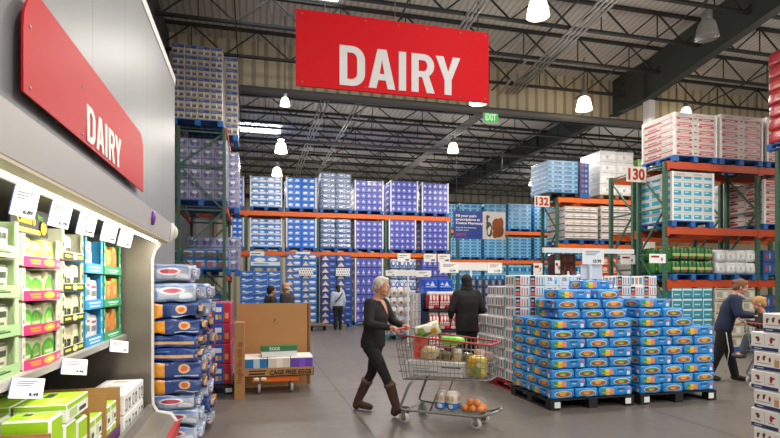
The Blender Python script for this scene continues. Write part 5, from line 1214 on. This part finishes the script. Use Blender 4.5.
for j, (x, y, z, s, c, nm) in enumerate([(.0, .01, .735, (.11, .1, .13), '#6b5a33', 'olive'), (.12, .0, .735, (.1, .1, .13), '#b59a6a', 'beige'), (.235, .04, .74, (.11, .11, .14), '#7a6242', 'brown'), (-.1, .05, .75, (.12, .12, .14), '#8b6d3f', 'ochre'), (.36, .06, .78, (.13, .12, .12), '#c9a79a', 'pinkish'), (.08, .1, .76, (.14, .1, .15), '#d8d0bc', 'cream'), (.45, .09, .76, (.1, .12, .12), '#a58c7d', 'greyish brown')]):
    incart('food_packet', MB().puff(*[q * .9 for q in s], (7, 6, 6), 4, .02, 11, j + 12, rad=.03), pm('packet_' + nm.replace(' ', '_'), c, .35, coat=.5, noise_amt=.35, nscale=22), (x, y, z), '%s packet in the middle of the cart load' % nm, 'packet', .3 * j)
bread = decal('bread_bag', '#e2d8cc', [('r', 0, .0, 1, .42, '#2f7fd0'), ('e', .5, .25, .25, .12, '#dfeaf5'), ('e', .3, .65, .14, .14, '#c9a074'), ('e', .7, .65, .14, .14, '#cfae86'), ('r', 1, 0, 2, .42, '#2f7fd0'), ('e', 1.5, .65, .2, .15, '#c9a074')], .3, .6, .5, 14)
for j in range(2):
    incart('bread_bag', MB().puff(.135, .17, .22, (7, 7, 8), 4, .02, 10, j + 30, rad=.055), bread, (-.05 + .145 * j, -.06, .265), 'blue and white bread bag on the lower cart tray, %s one' % ['left', 'right'][j], 'bread bag', .1 - .2 * j)
ob = thing('orange_bag', 'clear bag of oranges on the front of the lower cart tray', 'bag of oranges', CM @ Vector((.305, -.01, .155)), CY)
ORG = pm('orange_fruit', '#ef8a1d', .45, bump=.2, bscale=120)
om = MB().ellip((0, 0, 0), (.042, .042, .04), 14, 10).mesh('orange', ORG)
for x, y, z in ((-.08, -.04, .042), (.01, -.05, .042), (.09, -.03, .042), (-.06, .04, .042), (.03, .04, .042), (.1, .05, .042), (-.03, 0, .105), (.05, -.01, .105)): put('orange', om, ob, (x, y, z))
MB().puff(.29, .2, .17, (10, 8, 8), 4, .015, 12, 40, (0, 0, .085), rad=.06).build('clear_film', FILM, ob)

# ================================================================ people
def remeshed(mb, voxel, smooth, name, mats):
    me = mb.mesh('tmp'); o = bpy.data.objects.new('tmp', me); COL.objects.link(o)
    r = o.modifiers.new('r', 'REMESH'); r.mode = 'VOXEL'; r.voxel_size = voxel; r.use_smooth_shade = True
    if smooth: s = o.modifiers.new('s', 'SMOOTH'); s.factor = .5; s.iterations = smooth
    bpy.context.view_layer.update()
    out = bpy.data.meshes.new_from_object(o.evaluated_get(bpy.context.evaluated_depsgraph_get()))
    bpy.data.objects.remove(o); bpy.data.meshes.remove(me)
    out.name = name; out.materials.clear(); out.materials.append(mats); out.polygons.foreach_set('use_smooth', [True] * len(out.polygons))
    return out
def limb(m, pts, rad, n=14):
    pts = [Vector(p) for p in pts]
    for (p, q, a, b) in zip(pts[:-1], pts[1:], rad[:-1], rad[1:]):
        m.tube([p, p.lerp(q, .5), q], [a, (a + b) / 2 * 1.0, b], n)
    for p, r in zip(pts, rad): m.ellip(p, (r, r, r), n, 8)
def loft(m, rings, n=20):
    """rings: (centre, half depth x, half width y); flat horizontal ellipses"""
    vs = []; k = len(rings)
    for c, rx, ry in rings:
        for j in range(n):
            a = 2 * PI * j / n; ca, sa = math.cos(a), math.sin(a)
            vs.append((c[0] + rx * math.copysign(abs(ca) ** .85, ca), c[1] + ry * math.copysign(abs(sa) ** .85, sa), c[2]))
    fs = [(i * n + j, i * n + (j + 1) % n, (i + 1) * n + (j + 1) % n, (i + 1) * n + j) for i in range(k - 1) for j in range(n)]
    fs += [tuple(range(n))[::-1], tuple((k - 1) * n + j for j in range(n))]
    m.add(vs, fs, None, 0, True)
def grip(m, bar, f, u, s, inner):
    bar, f, u, s = Vector(bar), Vector(f), Vector(u), Vector(s)
    rot = Matrix((f, s, u)).transposed()
    m.ellip(bar - f * .028 + u * .022, (.042, .04, .017), 12, 8, 0, rot)
    for k in range(4):
        o = s * ((k - 1.5) * .0205); L = (.9, 1.05, 1.0, .8)[k]
        limb(m, [bar + o - f * .0 + u * .028, bar + o + f * .026 * L + u * .014, bar + o + f * .024 * L - u * .014, bar + o + f * .002 - u * .026 * L], [.0098, .0092, .0085, .0075], 8)
    ti = s * inner
    limb(m, [bar - f * .04 + u * .012 + ti * .03, bar - f * .022 - u * .008 + ti * .042, bar + f * .004 - u * .022 + ti * .04], [.012, .0105, .0085], 8)
    return bar - f * .065 + u * .02       # wrist
def open_hand(m, wr, d, nrm, inner):
    """relaxed hand: wrist, finger direction, palm normal, thumb side"""
    wr, d, nrm, th = Vector(wr), Vector(d).normalized(), Vector(nrm).normalized(), Vector(inner).normalized()
    rot = Matrix((d, th, nrm)).transposed()
    m.ellip(wr + d * .05, (.05, .04, .016), 12, 8, 0, rot)
    for k in range(4):
        b = wr + d * .085 + th * (.03 - .02 * k); L = (.85, 1, .95, .75)[k]
        limb(m, [b, b + d * .032 * L + nrm * .006, b + (d * .052 + nrm * .022) * L, b + (d * .058 + nrm * .042) * L], [.0095, .009, .0082, .0072], 8)
    limb(m, [wr + d * .025 + th * .03, wr + d * .05 + th * .055 + nrm * .01, wr + d * .08 + th * .058 + nrm * .02], [.012, .0105, .009], 8)
def head(m, hc, Rh, neck):
    hc = Vector(hc); P = lambda x, y, z: hc + Rh @ Vector((x, y, z))
    def e(c, r): m.ellip(P(*c), r, 16, 10, 0, Rh)
    e((-.012, 0, .028), (.094, .076, .086)); e((.02, 0, -.035), (.064, .060, .083)); e((.048, 0, -.092), (.033, .035, .024))
    e((.03, 0, -.08), (.05, .05, .032))
    e((.084, 0, -.022), (.016, .0105, .026)); e((.094, 0, -.038), (.0135, .0135, .0105)); e((.07, 0, .014), (.02, .05, .012))
    for s in (-1, 1): e((.052, s * .034, -.042), (.028, .024, .026)); e((-.008, s * .077, -.02), (.019, .009, .03))
    e((.078, 0, -.064), (.0105, .022, .0065)); e((.076, 0, -.074), (.010, .019, .0065))
    limb(m, [P(-.02, 0, -.06), neck], [.05, .056])
    return P
def face_bits(t, P, Rh, lip='#b0685c', brow='#8a7562'):
    W1 = pm('eye_white', '#f2efe9', .2); IR = pm('eye_iris', '#3f4f57', .2)
    for s in (-1, 1):
        e = MB().ellip(P(.07, s * .03, -.004), (.0125, .013, .0105), 10, 8, 0, Rh).build('eye', W1, t)
        MB().ellip(P(.0795, s * .0305, -.004), (.0035, .0055, .0055), 8, 6, 0, Rh).build('iris', IR, e)
        MB().ellip(P(.083, s * .03, .014), (.006, .016, .003), 8, 6, 0, Rh).build('eyebrow', pm('brow_' + brow[1:], brow, .8), t)
    MB().ellip(P(.083, 0, -.069), (.0065, .02, .0068), 12, 8, 0, Rh).build('lips', pm('lips', lip, .5), t)
def place(t, me, name):
    return put(name, me, t)
BLK = pm('black_knit', '#1d1d1f', .85, noise_amt=.15, nscale=60); LEG = pm('black_leggings', '#141416', .8)
def headrot(pitch, yaw=0): return Euler((0, R(pitch), R(yaw))).to_matrix()

# ---- the woman pushing the cart
def woman():
    wl = Vector((1.397, 6.271, 0)); yaw = -R(39)
    t = thing('person', 'white haired woman in black cardigan, leggings and brown boots pushing the shopping cart', 'person', wl, yaw)
    Ml = (Matrix.Translation(wl) @ Matrix.Rotation(yaw, 4, 'Z')).inverted()
    def hb(y): return Ml @ (CM @ Vector((-.585, y, 1.035)))
    hn, hf = hb(-.17), hb(.17)
    cdir = (Ml.to_3x3() @ CM.to_3x3() @ Vector((1, 0, 0))).normalized(); cl = (Ml.to_3x3() @ CM.to_3x3() @ Vector((0, 1, 0))).normalized()
    m = MB()
    hc = Vector((.125, 0, 1.532)); Rh = headrot(3, -4); nk = Vector((.055, 0, 1.385)); P = head(m, hc, Rh, nk)
    loft(m, [((0, 0, .8), .10, .15), ((.0, 0, .9), .105, .16), ((.02, 0, 1.02), .09, .135), ((.045, 0, 1.18), .105, .15), ((.05, 0, 1.3), .09, .165), ((.055, 0, 1.36), .06, .1), ((.055, 0, 1.39), .05, .055)])
    wn = grip(m, hn, cdir, Vector((0, 0, 1)), cl, 1); wf = grip(m, hf, cdir, Vector((0, 0, 1)), cl, -1)
    sn_, sf_ = Vector((.04, -.165, 1.325)), Vector((.06, .165, 1.325)); en, ef = Vector((.075, -.26, 1.10)), Vector((.16, .235, 1.105))
    limb(m, [sn_, en, wn], [.05, .04, .026]); limb(m, [sf_, ef, wf], [.05, .04, .026])
    legs = [[(0, -.085, .84), (.2, -.09, .49), (.345, -.085, .13)], [(-.01, .085, .84), (-.05, .09, .475), (-.25, .085, .12)]]
    for L in legs: limb(m, L, [.07, .036, .03])
    limb(m, [(.345, -.085, .12), (.33, -.085, .065), (.48, -.085, .1)], [.036, .035, .025]); limb(m, [(-.25, .085, .11), (-.28, .085, .05), (-.10, .085, .035)], [.036, .035, .024])
    place(t, remeshed(m, .0055, 2, 'body', SKIN), 'body')
    # cardigan
    c = MB()
    loft(c, [((.0, 0, .80), .128, .185), ((.0, 0, .88), .13, .19), ((.02, 0, 1.02), .118, .165), ((.045, 0, 1.17), .135, .18), ((.045, 0, 1.28), .115, .19), ((.045, 0, 1.345), .085, .15), ((.035, 0, 1.375), .06, .085)])
    for s, e, w in ((sn_, en, wn), (sf_, ef, wf)):
        w2 = Vector(w).lerp(e, .06); limb(c, [s, s.lerp(e, .5) + Vector((-.005, 0, 0)), e, w2], [.072, .064, .054, .04])
    cm_ = remeshed(c, .009, 4, 'cardigan', BLK); place(t, cm_, 'cardigan')
    # neckline: skin shows as a deep V under the chin
    v = MB(); rows = []
    for i in range(9):
        f = i / 8; z = 1.375 - .175 * f; hw = .058 * (1 - f) ** .8 + .002
        x0 = .113 + .082 * (f ** .6)
        rows.append([(x0 - 3.0 * y * y, y, z) for y in (-hw, -hw * .5, 0, hw * .5, hw)])
    v.add([p for r_ in rows for p in r_], [(i * 5 + j, i * 5 + j + 1, (i + 1) * 5 + j + 1, (i + 1) * 5 + j) for i in range(8) for j in range(4)], None, 0, True)
    v.build('neckline', SKIN, t)
    MB().ellip((.16, 0, 1.19), (.022, .06, .07), 14, 8).build('dark_top', pm('top_charcoal', '#2c2c30', .8), t)
    # leggings
    g = MB(); loft(g, [((0, 0, .74), .09, .145), ((0, 0, .80), .112, .168), ((.0, 0, .9), .105, .158)])
    limb(g, [(0, -.085, .82), (.10, -.088, .66), (.2, -.09, .49), (.275, -.087, .33)], [.095, .08, .06, .053]); limb(g, [(-.01, .085, .82), (-.02, .088, .66), (-.06, .09, .475), (-.14, .087, .33)], [.095, .08, .06, .053])
    place(t, remeshed(g, .009, 4, 'leggings', LEG), 'leggings')
    BOOT = pm('boot_brown', '#4a3226', .8, noise_amt=.25, nscale=30); CUFF = pm('boot_cuff', '#6b5546', .95, noise_amt=.3, nscale=60)
    for tp, an, hl, to in (((.265, -.087, .37), (.345, -.085, .13), (.325, -.085, .06), (.485, -.085, .105)), ((-.125, .087, .365), (-.25, .085, .12), (-.275, .085, .05), (-.085, .085, .048))):
        b = MB(); tp, an, hl, to = Vector(tp), Vector(an), Vector(hl), Vector(to)
        limb(b, [tp, tp.lerp(an, .5), an, hl], [.066, .06, .05, .05]); limb(b, [an.lerp(hl, .5), hl.lerp(to, .5) + Vector((0, 0, .012)), to], [.05, .047, .04])
        bo = place(t, remeshed(b, .008, 3, 'boot', BOOT), 'boot')
        k = MB(); d = (an - tp).normalized(); k.tube([tp - d * .02, tp, tp + d * .022], [.069, .075, .07], 16); k.build('fur_cuff', CUFF, bo)
    # hair: short white hair drawn back
    h = MB(); e = lambda c, r: h.ellip(P(*c), r, 18, 10, 0, Rh)
    e((-.022, 0, .042), (.097, .081, .084)); e((-.058, 0, .0), (.055, .068, .07)); e((.03, 0, .085), (.05, .058, .03)); e((-.1, 0, .0), (.03, .04, .035)); e((-.115, 0, -.03), (.028, .028, .045))
    for s in (-1, 1): e((-.01, s * .066, .035), (.045, .016, .042))
    place(t, remeshed(h, .007, 2, 'hair', pm('hair_white', '#d9d4c6', .75, noise_amt=.12, nscale=40)), 'hair')
    MB().lathe([(.022, -.012), (.034, -.008), (.034, .008), (.022, .012)], 14, P(-.11, 0, -.005), 'x').build('hair_tie', pm('tie_teal', '#7fb8ac', .7), t)
    MB().ellip(P(-.004, -.088, -.05), (.004, .004, .008), 8, 6).build('earring', pm('gold', '#c9a445', .3, metal=.8), t)
    face_bits(t, P, Rh)
woman()

# ---- generic figures
def figure(label, loc, yaw, H=1.72, lean=0.0, head_pitch=0, coat='#1b1b1d', pants='#17171a', hair='#3a2a20', hood=False, hands=None, step=.0, voxel=.011, coat_hem=.80, shoe='#1c1c1e', shoulder=.185, skin=None, hair_mode='short', mats=None, seated=False, head_yaw=0, coat_noise=.15, lean_head=None, coat_name='jacket', coat_mat=None):
    t = thing('person', label, 'person', loc, yaw); k = H / 1.72; V = Vector
    def S(x, y, z): return V((x * k, y * k, z * k))
    lx = lambda z: lean * max(0, (z - .9) / .55)
    hc = S(.04 + (lean_head if lean_head is not None else lean * 1.25), 0, 1.595 - abs(lean) * .18); Rh = headrot(head_pitch, head_yaw)
    dz = abs(lean) * .12
    nk = S(.0 + lx(1.44), 0, 1.44 - dz)
    m = MB(); P = head(m, hc, Rh, nk)
    rings = [(S(lx(z), 0, z - dz * max(0, (z - .9) / .55)), rx * k, ry * k) for z, rx, ry in ((.84, .11, .16), (.94, .11, .165), (1.08, .1, .145), (1.25, .115, .165), (1.37, .1, .18), (1.42, .07, .12), (1.46, .052, .06))]
    loft(m, rings)
    sh = [S(lx(1.38), s * shoulder, 1.385 - dz) for s in (-1, 1)]
    for i, s in enumerate((-1, 1)):
        el, wr, hd = hands[i] if hands else ((lx(1.1) - .02, s * .25, 1.1), (.06, s * .25, .86), 'down')
        el, wr = S(*el), S(*wr); limb(m, [sh[i], el, wr], [.052, .042, .028])
        d = (wr - el).normalized()
        if hd == 'down': open_hand(m, wr, d, V((0, -s, 0)), V((1, 0, .2)))
        else: open_hand(m, wr, d, V((0, 0, -1)), V((0, -s, 0)))
    legs = []
    for s in (-1, 1):
        f = step * s
        L = [S(0, s * .09, .88), S(f * .45 + .01, s * .095, .49), S(f * (1.0 if f > 0 else 1.25), s * .095, .09)]
        legs.append((s, f, L)); limb(m, L, [.085, .056, .04])
        a = L[2]; limb(m, [a, a + V((-.03, 0, -.035 * k)), a + V((.13 * k, 0, -.045 * k))], [.036, .035, .026])
    place(t, remeshed(m, voxel * .7, 2, 'body', skin or SKIN), 'body')
    cm_ = coat_mat or pm('cloth_' + coat[1:], coat, .85, noise_amt=coat_noise, nscale=12)
    c = MB(); loft(c, [(S(lx(z), 0, z - dz * max(0, (z - .9) / .55)), rx * k, ry * k) for z, rx, ry in ((coat_hem, .135, .195), (.95, .14, .2), (1.08, .135, .19), (1.25, .15, .205), (1.36, .13, .21), (1.425, .09, .15), (1.465, .066, .08))])
    for i, s in enumerate((-1, 1)):
        el, wr, hd = hands[i] if hands else ((lx(1.1) - .02, s * .25, 1.1), (.06, s * .25, .86), 'down')
        el, wr = S(*el), S(*wr); limb(c, [sh[i], sh[i].lerp(el, .5), el, el.lerp(wr, .93)], [.082, .075, .065, .048])
    if hood:
        for c_, r in (((-.02, 0, .03), (.112, .094, .105)), ((-.04, 0, -.05), (.09, .092, .09)), ((-.03, 0, -.13), (.1, .115, .09))): c.ellip(P(*c_), r, 16, 10, 0, Rh)
        for s in (-1, 1): limb(c, [P(-.03, s * .03, -.16), sh[0 if s < 0 else 1] + V((0, -s * .06, -.01))], [.085, .07])
    co = place(t, remeshed(c, voxel, 4, coat_name, cm_), coat_name)
    pmx = pm('cloth_' + pants[1:], pants, .85, noise_amt=.15, nscale=12)
    p_ = MB(); loft(p_, [(S(0, 0, z), rx * k, ry * k) for z, rx, ry in ((.78, .11, .17), (.85, .128, .185), (.95, .122, .178))])
    for s, f, L in legs: limb(p_, [L[0] - V((0, 0, .02)), L[0].lerp(L[1], .5), L[1], L[1].lerp(L[2], .95)], [.108, .092, .074, .062])
    place(t, remeshed(p_, voxel, 4, 'trousers', pmx), 'trousers')
    sm_ = pm('shoe_' + shoe[1:], shoe, .6)
    for s, f, L in legs:
        a = L[2]; b = MB(); limb(b, [a + V((-.02, 0, -.03 * k)), a + V((.06 * k, 0, -.038 * k)), a + V((.14 * k, 0, -.048 * k))], [.046, .045, .036])
        place(t, remeshed(b, voxel * .8, 2, 'shoe', sm_), 'shoe')
    h = MB(); e = lambda c_, r: h.ellip(P(*c_), r, 16, 10, 0, Rh)
    if not hood:
        hm = pm('hair_' + hair[1:], hair, .75, noise_amt=.2, nscale=40)
        if hair_mode == 'bald':
            e((-.06, 0, -.02), (.055, .078, .05))
            for s in (-1, 1): e((-.02, s * .068, -.005), (.05, .014, .03))
        else:
            e((-.024, 0, .042), (.098, .083, .088)); e((-.06, 0, -.01), (.06, .074, .08))
            for s in (-1, 1): e((-.012, s * .066, .02), (.05, .018, .05))
            if hair_mode == 'bun': e((-.115, 0, .05), (.04, .042, .042)); e((.025, 0, .082), (.05, .058, .03))
            if hair_mode == 'long': e((-.085, 0, -.1), (.045, .065, .1))
        place(t, remeshed(h, voxel * .8, 2, 'hair', hm), 'hair')
    face_bits(t, P, Rh, brow=hair if not hood else '#3a2a20')
    return t, P, k
# man in the black hood, seen from behind
figure('person in black hooded sweatshirt and black trousers seen from behind beyond the cart', Vector((3.50, 8.39, 0)), R(82), H=1.73, coat='#18181a', pants='#151517', hood=True, hands=[((-.02, -.27, 1.12), (.16, -.24, 1.0), 'fwd'), ((-.02, .27, 1.12), (.16, .24, 1.0), 'fwd')], shoulder=.165, voxel=.01, coat_hem=.76)
# woman at the right leaning over her cart, child in the seat
RW = Vector((7.37, 6.98, 0)); RY = -R(44)
t, P, k = figure('woman in navy jacket and black track trousers leaning over her cart at the right', RW, RY, H=1.67, lean=.17, head_pitch=16, coat='#1d2a44', pants='#16161a', hair='#7a5236', hair_mode='bun', hands=[((.20, -.26, 1.12), (.38, -.16, 1.10), 'fwd'), ((.24, .24, 1.12), (.44, .10, 1.09), 'fwd')], step=.17, voxel=.009, coat_hem=.84, shoe='#2a2022')
MB().tube([(.03, -.205, .8), (.07, -.19, .5), (.02, -.18, .15)], .006, 6).build('white_stripe', WHITE, t)
MB().box(.2, .24, -.235, -.225, 1.2, 1.215).build('chest_mark', WHITE, t)
MB().tube([(.2, -.085, 1.40), (.26, -.05, 1.36), (.28, 0, 1.34), (.26, .05, 1.36), (.2, .085, 1.40)], .026, 8).build('grey_collar', pm('collar_grey', '#a8a8ac', .85), t)
c2 = RW + Vector((.27, -.83, 0)); make_cart(c2, RY, 'shopping cart at the right carrying a small child, partly hidden by white cartons', True)
CM2 = Matrix.Translation(c2) @ Matrix.Rotation(RY, 4, 'Z')
def child():
    p = CM2 @ Vector((-.27, 0, 0)); t = thing('person', 'small blond child in black jacket sitting in the cart seat facing the woman', 'person', p, RY + PI)
    m = MB(); hc = Vector((.07, 0, 1.265)); Rh = headrot(24); k = .86
    def e(mm, c, r): mm.ellip(hc + Rh @ (Vector(c) * k), tuple(x * k for x in r), 14, 10, 0, Rh)
    for c, r in (((-.012, 0, .028), (.098, .084, .09)), ((.025, 0, -.035), (.062, .062, .075)), ((.05, 0, -.08), (.03, .035, .024)), ((.088, 0, -.03), (.012, .012, .014))): e(m, c, r)
    for s in (-1, 1): e(m, (-.008, s * .083, -.02), (.017, .009, .027)); e(m, (.052, s * .034, -.045), (.028, .026, .026))
    limb(m, [hc + Vector((-.02, 0, -.06)), (0, 0, 1.1)], [.04, .042])
    loft(m, [((0, 0, .72), .09, .11), ((0, 0, .85), .085, .105), ((0, 0, 1.0), .08, .11), ((0, 0, 1.08), .06, .1), ((0, 0, 1.12), .04, .045)])
    arms = []
    for s in (-1, 1):
        a = [Vector((0, s * .11, 1.06)), Vector((.08, s * .15, .95)), Vector((.21, s * .07, .985))]; arms.append(a); limb(m, a, [.035, .03, .022]); open_hand(m, a[2], (.9, -s * .2, 0), (0, 0, -1), (0, -s, 0))
        limb(m, [(0, s * .06, .74), (.2, s * .07, .75), (.27, s * .07, .5)], [.06, .045, .035]); limb(m, [(.27, s * .07, .5), (.36, s * .07, .47)], [.035, .025])
    place(t, remeshed(m, .008, 2, 'body', SKIN), 'body')
    c = MB(); loft(c, [((0, 0, .70), .11, .13), ((0, 0, .85), .108, .13), ((0, 0, 1.0), .1, .135), ((0, 0, 1.08), .075, .115), ((0, 0, 1.13), .055, .06)])
    for a in arms: limb(c, [a[0], a[1], a[1].lerp(a[2], .9)], [.055, .047, .038])
    place(t, remeshed(c, .009, 3, 'jacket', BLK), 'jacket')
    g = MB()
    for s in (-1, 1): limb(g, [(0, s * .06, .73), (.2, s * .07, .75), (.27, s * .07, .53)], [.075, .058, .048])
    place(t, remeshed(g, .009, 3, 'trousers', pm('cloth_grey', '#4a4e58', .85)), 'trousers')
    for s in (-1, 1):
        b = MB(); limb(b, [(.26, s * .07, .475), (.31, s * .07, .465), (.38, s * .07, .468)], [.04, .038, .03]); place(t, remeshed(b, .008, 2, 'shoe', pm('shoe_child', '#3b3d46', .6)), 'shoe')
    h = MB()
    for c, r in (((-.024, 0, .045), (.102, .092, .09)), ((-.06, 0, -.01), (.062, .08, .085)), ((-.12, 0, .04), (.035, .035, .035))): e(h, c, r)
    place(t, remeshed(h, .008, 2, 'hair', pm('hair_blond', '#b58a54', .75, noise_amt=.2, nscale=40)), 'hair')
    for s in (-1, 1): MB().ellip(hc + Rh @ Vector((.066, s * .026, -.006)), (.009, .01, .008), 8, 6, 0, Rh).build('eye', pm('eye_white', '#f2efe9', .2), t)
    MB().ellip(hc + Rh @ Vector((.073, 0, -.054)), (.006, .015, .005), 8, 6, 0, Rh).build('lips', pm('lips', '#b0685c', .5), t)
child()
o = MB().puff(.22, .2, .14, (8, 6, 6), 4, .02, 9, 60, rad=.05).build('produce_bag', pm('bag_mint', '#b9d8d2', .3, coat=.5, noise_amt=.2), None, CM2 @ Vector((.1, -.08, .92)), RY); tag(o, 'pale mint bag in the right hand cart beside the child', 'bag')
o = MB().puff(.35, .26, .22, (8, 6, 6), 7, .01, 9, 61, rad=.03).build('grocery_box', pm('box_white_grey', '#d5d3d0', .5), None, CM2 @ Vector((.16, 0, .66)), RY); tag(o, 'white box in the basket of the right hand cart', 'box')
# shoppers far behind the egg cart
figure('bald man in dark jacket standing behind the big cardboard sheet', Vector((gx(287, 12.4), 12.4, 0)), R(150), H=1.61, coat='#2b2d30', pants='#26262a', hair='#b9b2aa', hair_mode='bald', voxel=.016, shoulder=.2)
figure('dark haired shopper in olive jacket facing the bald man behind the cardboard sheet', Vector((gx(270.5, 12.6), 12.6, 0)), R(20), H=1.53, coat='#3b3f34', pants='#26262a', hair='#1f1a18', voxel=.016)
t, P, k = figure('shopper in pale top and dark trousers standing by the cream picture packs', Vector((gx(338, 18.2), 18.2, 0)), R(100), H=1.56, coat='#b9c4d6', pants='#1e1f24', hair='#231c1a', hair_mode='long', voxel=.018, coat_hem=.9)
MB().tube([(-.15, -.12, 1.3), (-.17, 0, 1.12), (-.15, .16, .95)], .018, 6).build('bag_strap', BLACK, t)
# ================================================================ lamps, camera, world
def bay_light(px, py, Y, label, lit=True, size=.4):
    X = gx(px, Y); z = gz(py, X, Y)
    t = thing('ceiling_light', label, 'ceiling light', (X, Y, z), 0, 'high-bay lights under the roof')
    r = size / 2
    sh = pm('lamp_shade_lit', '#fff6e2', .3, emit='#fff0d2', estr=5.0) if lit else pm('lamp_shade_unlit', '#a9aaa4', .15, alpha=.55)
    MB().lathe([(r, -r * .75), (r * .97, -r * .6), (r * .86, 0), (r * .7, r * .6), (r * .45, r * .85)], 20).build('lamp_shade', sh, t)
    MB().lathe([(r * .42, r * .82), (r * .45, r * 1.0), (r * .45, r * 1.6), (r * .25, r * 1.75)], 12).build('ballast_housing', pm('ballast_grey', '#8b8c8a', .4, metal=.4), t)
    ztop = (zr(Y) if Y < STEP_Y else 7.5) - z
    MB().tube([(0, 0, r * 1.7), (0, 0, ztop)], .012, 6).build('hanging_rod', DARKST, t)
    return t
bay_light(538, 8, 9.0, 'lit dome high-bay light near top centre, right of the hanging red sign', size=.43)
bay_light(584, 104, 13.4, 'lit dome light hanging in front of the tan ribbed panel by the dark girder', size=.46)
bay_light(707, 30, 8.4, 'unlit clear dome light hanging in front of the dark girder', lit=False, size=.43)
bay_light(285, 102, 13.2, 'small bright light just below the tan panel, left of the hanging red sign', size=.24)
bay_light(281, 148, 17.3, 'lit dome light above the left part of the rear racks, upper of two')
bay_light(277, 172, 20.6, 'lit dome light just above the blue pallets, lower of two')
bay_light(453, 148, 17.5, 'lit dome light under the rear roof below the exit sign')
bay_light(478, 97, 12.2, 'light mostly hidden behind the lower right corner of the hanging red sign', size=.44)
bay_light(686, 112, 14.0, 'light glimpsed above the red and white pallets of the right rack', size=.34)
bay_light(533, 183, 26.0, 'distant light at the far end behind the blue wrapped pallet', size=.5)
def lamp(x, y, z, e, size=.5, col=(1, .94, .85), spot=None):
    L = bpy.data.lights.new('high_bay_lamp', 'AREA'); L.shape = 'DISK'; L.size = size; L.energy = e; L.color = col
    o = bpy.data.objects.new('high_bay_lamp', L); COL.objects.link(o); o.location = (x, y, z); o.rotation_euler = (0, 0, 0); return o
E = 150
for y in (-4, 1.5, 7, 12):
    for x in (1.4, 5.5, 10.2, 15.5): lamp(x, y, 6.4, E)
for y in (17.2, 21.5, 26.5):
    for x in (.8, 5.0, 9.5, 15): lamp(x, y, 6.2, E)
for x in (3.2, 8, 14):
    for y in (-2, 4.5, 10.5, 18, 24.5):
        L = bpy.data.lights.new('roof_fill_light', 'POINT'); L.energy = 55; L.shadow_soft_size = .5; L.color = (1, .95, .88)  # added fill lights without fixtures, to brighten the roof from below
        o = bpy.data.objects.new('roof_fill_light', L); COL.objects.link(o); o.location = (x, y, 5.6)
W_ = bpy.data.worlds.new('World'); SC.world = W_; W_.use_nodes = True
W_.node_tree.nodes['Background'].inputs[0].default_value = (.95, .97, 1, 1); W_.node_tree.nodes['Background'].inputs[1].default_value = .75
cd = bpy.data.cameras.new('camera'); cam = bpy.data.objects.new('camera', cd); COL.objects.link(cam)
cam.location = (0, 0, CAMH); cam.rotation_euler = (PI / 2, 0, -YAW)
cd.sensor_width = 36; cd.lens = 36 * F / 780; cd.shift_y = (HY - 219) / 780; cd.clip_start = .05; cd.clip_end = 200
SC.camera = cam
SC.view_settings.view_transform = 'Standard'; SC.view_settings.exposure = 0.0
SC.cycles.max_bounces = 8; SC.cycles.transparent_max_bounces = 16; SC.cycles.use_denoising = True
SC.cycles.caustics_reflective = False; SC.cycles.caustics_refractive = False
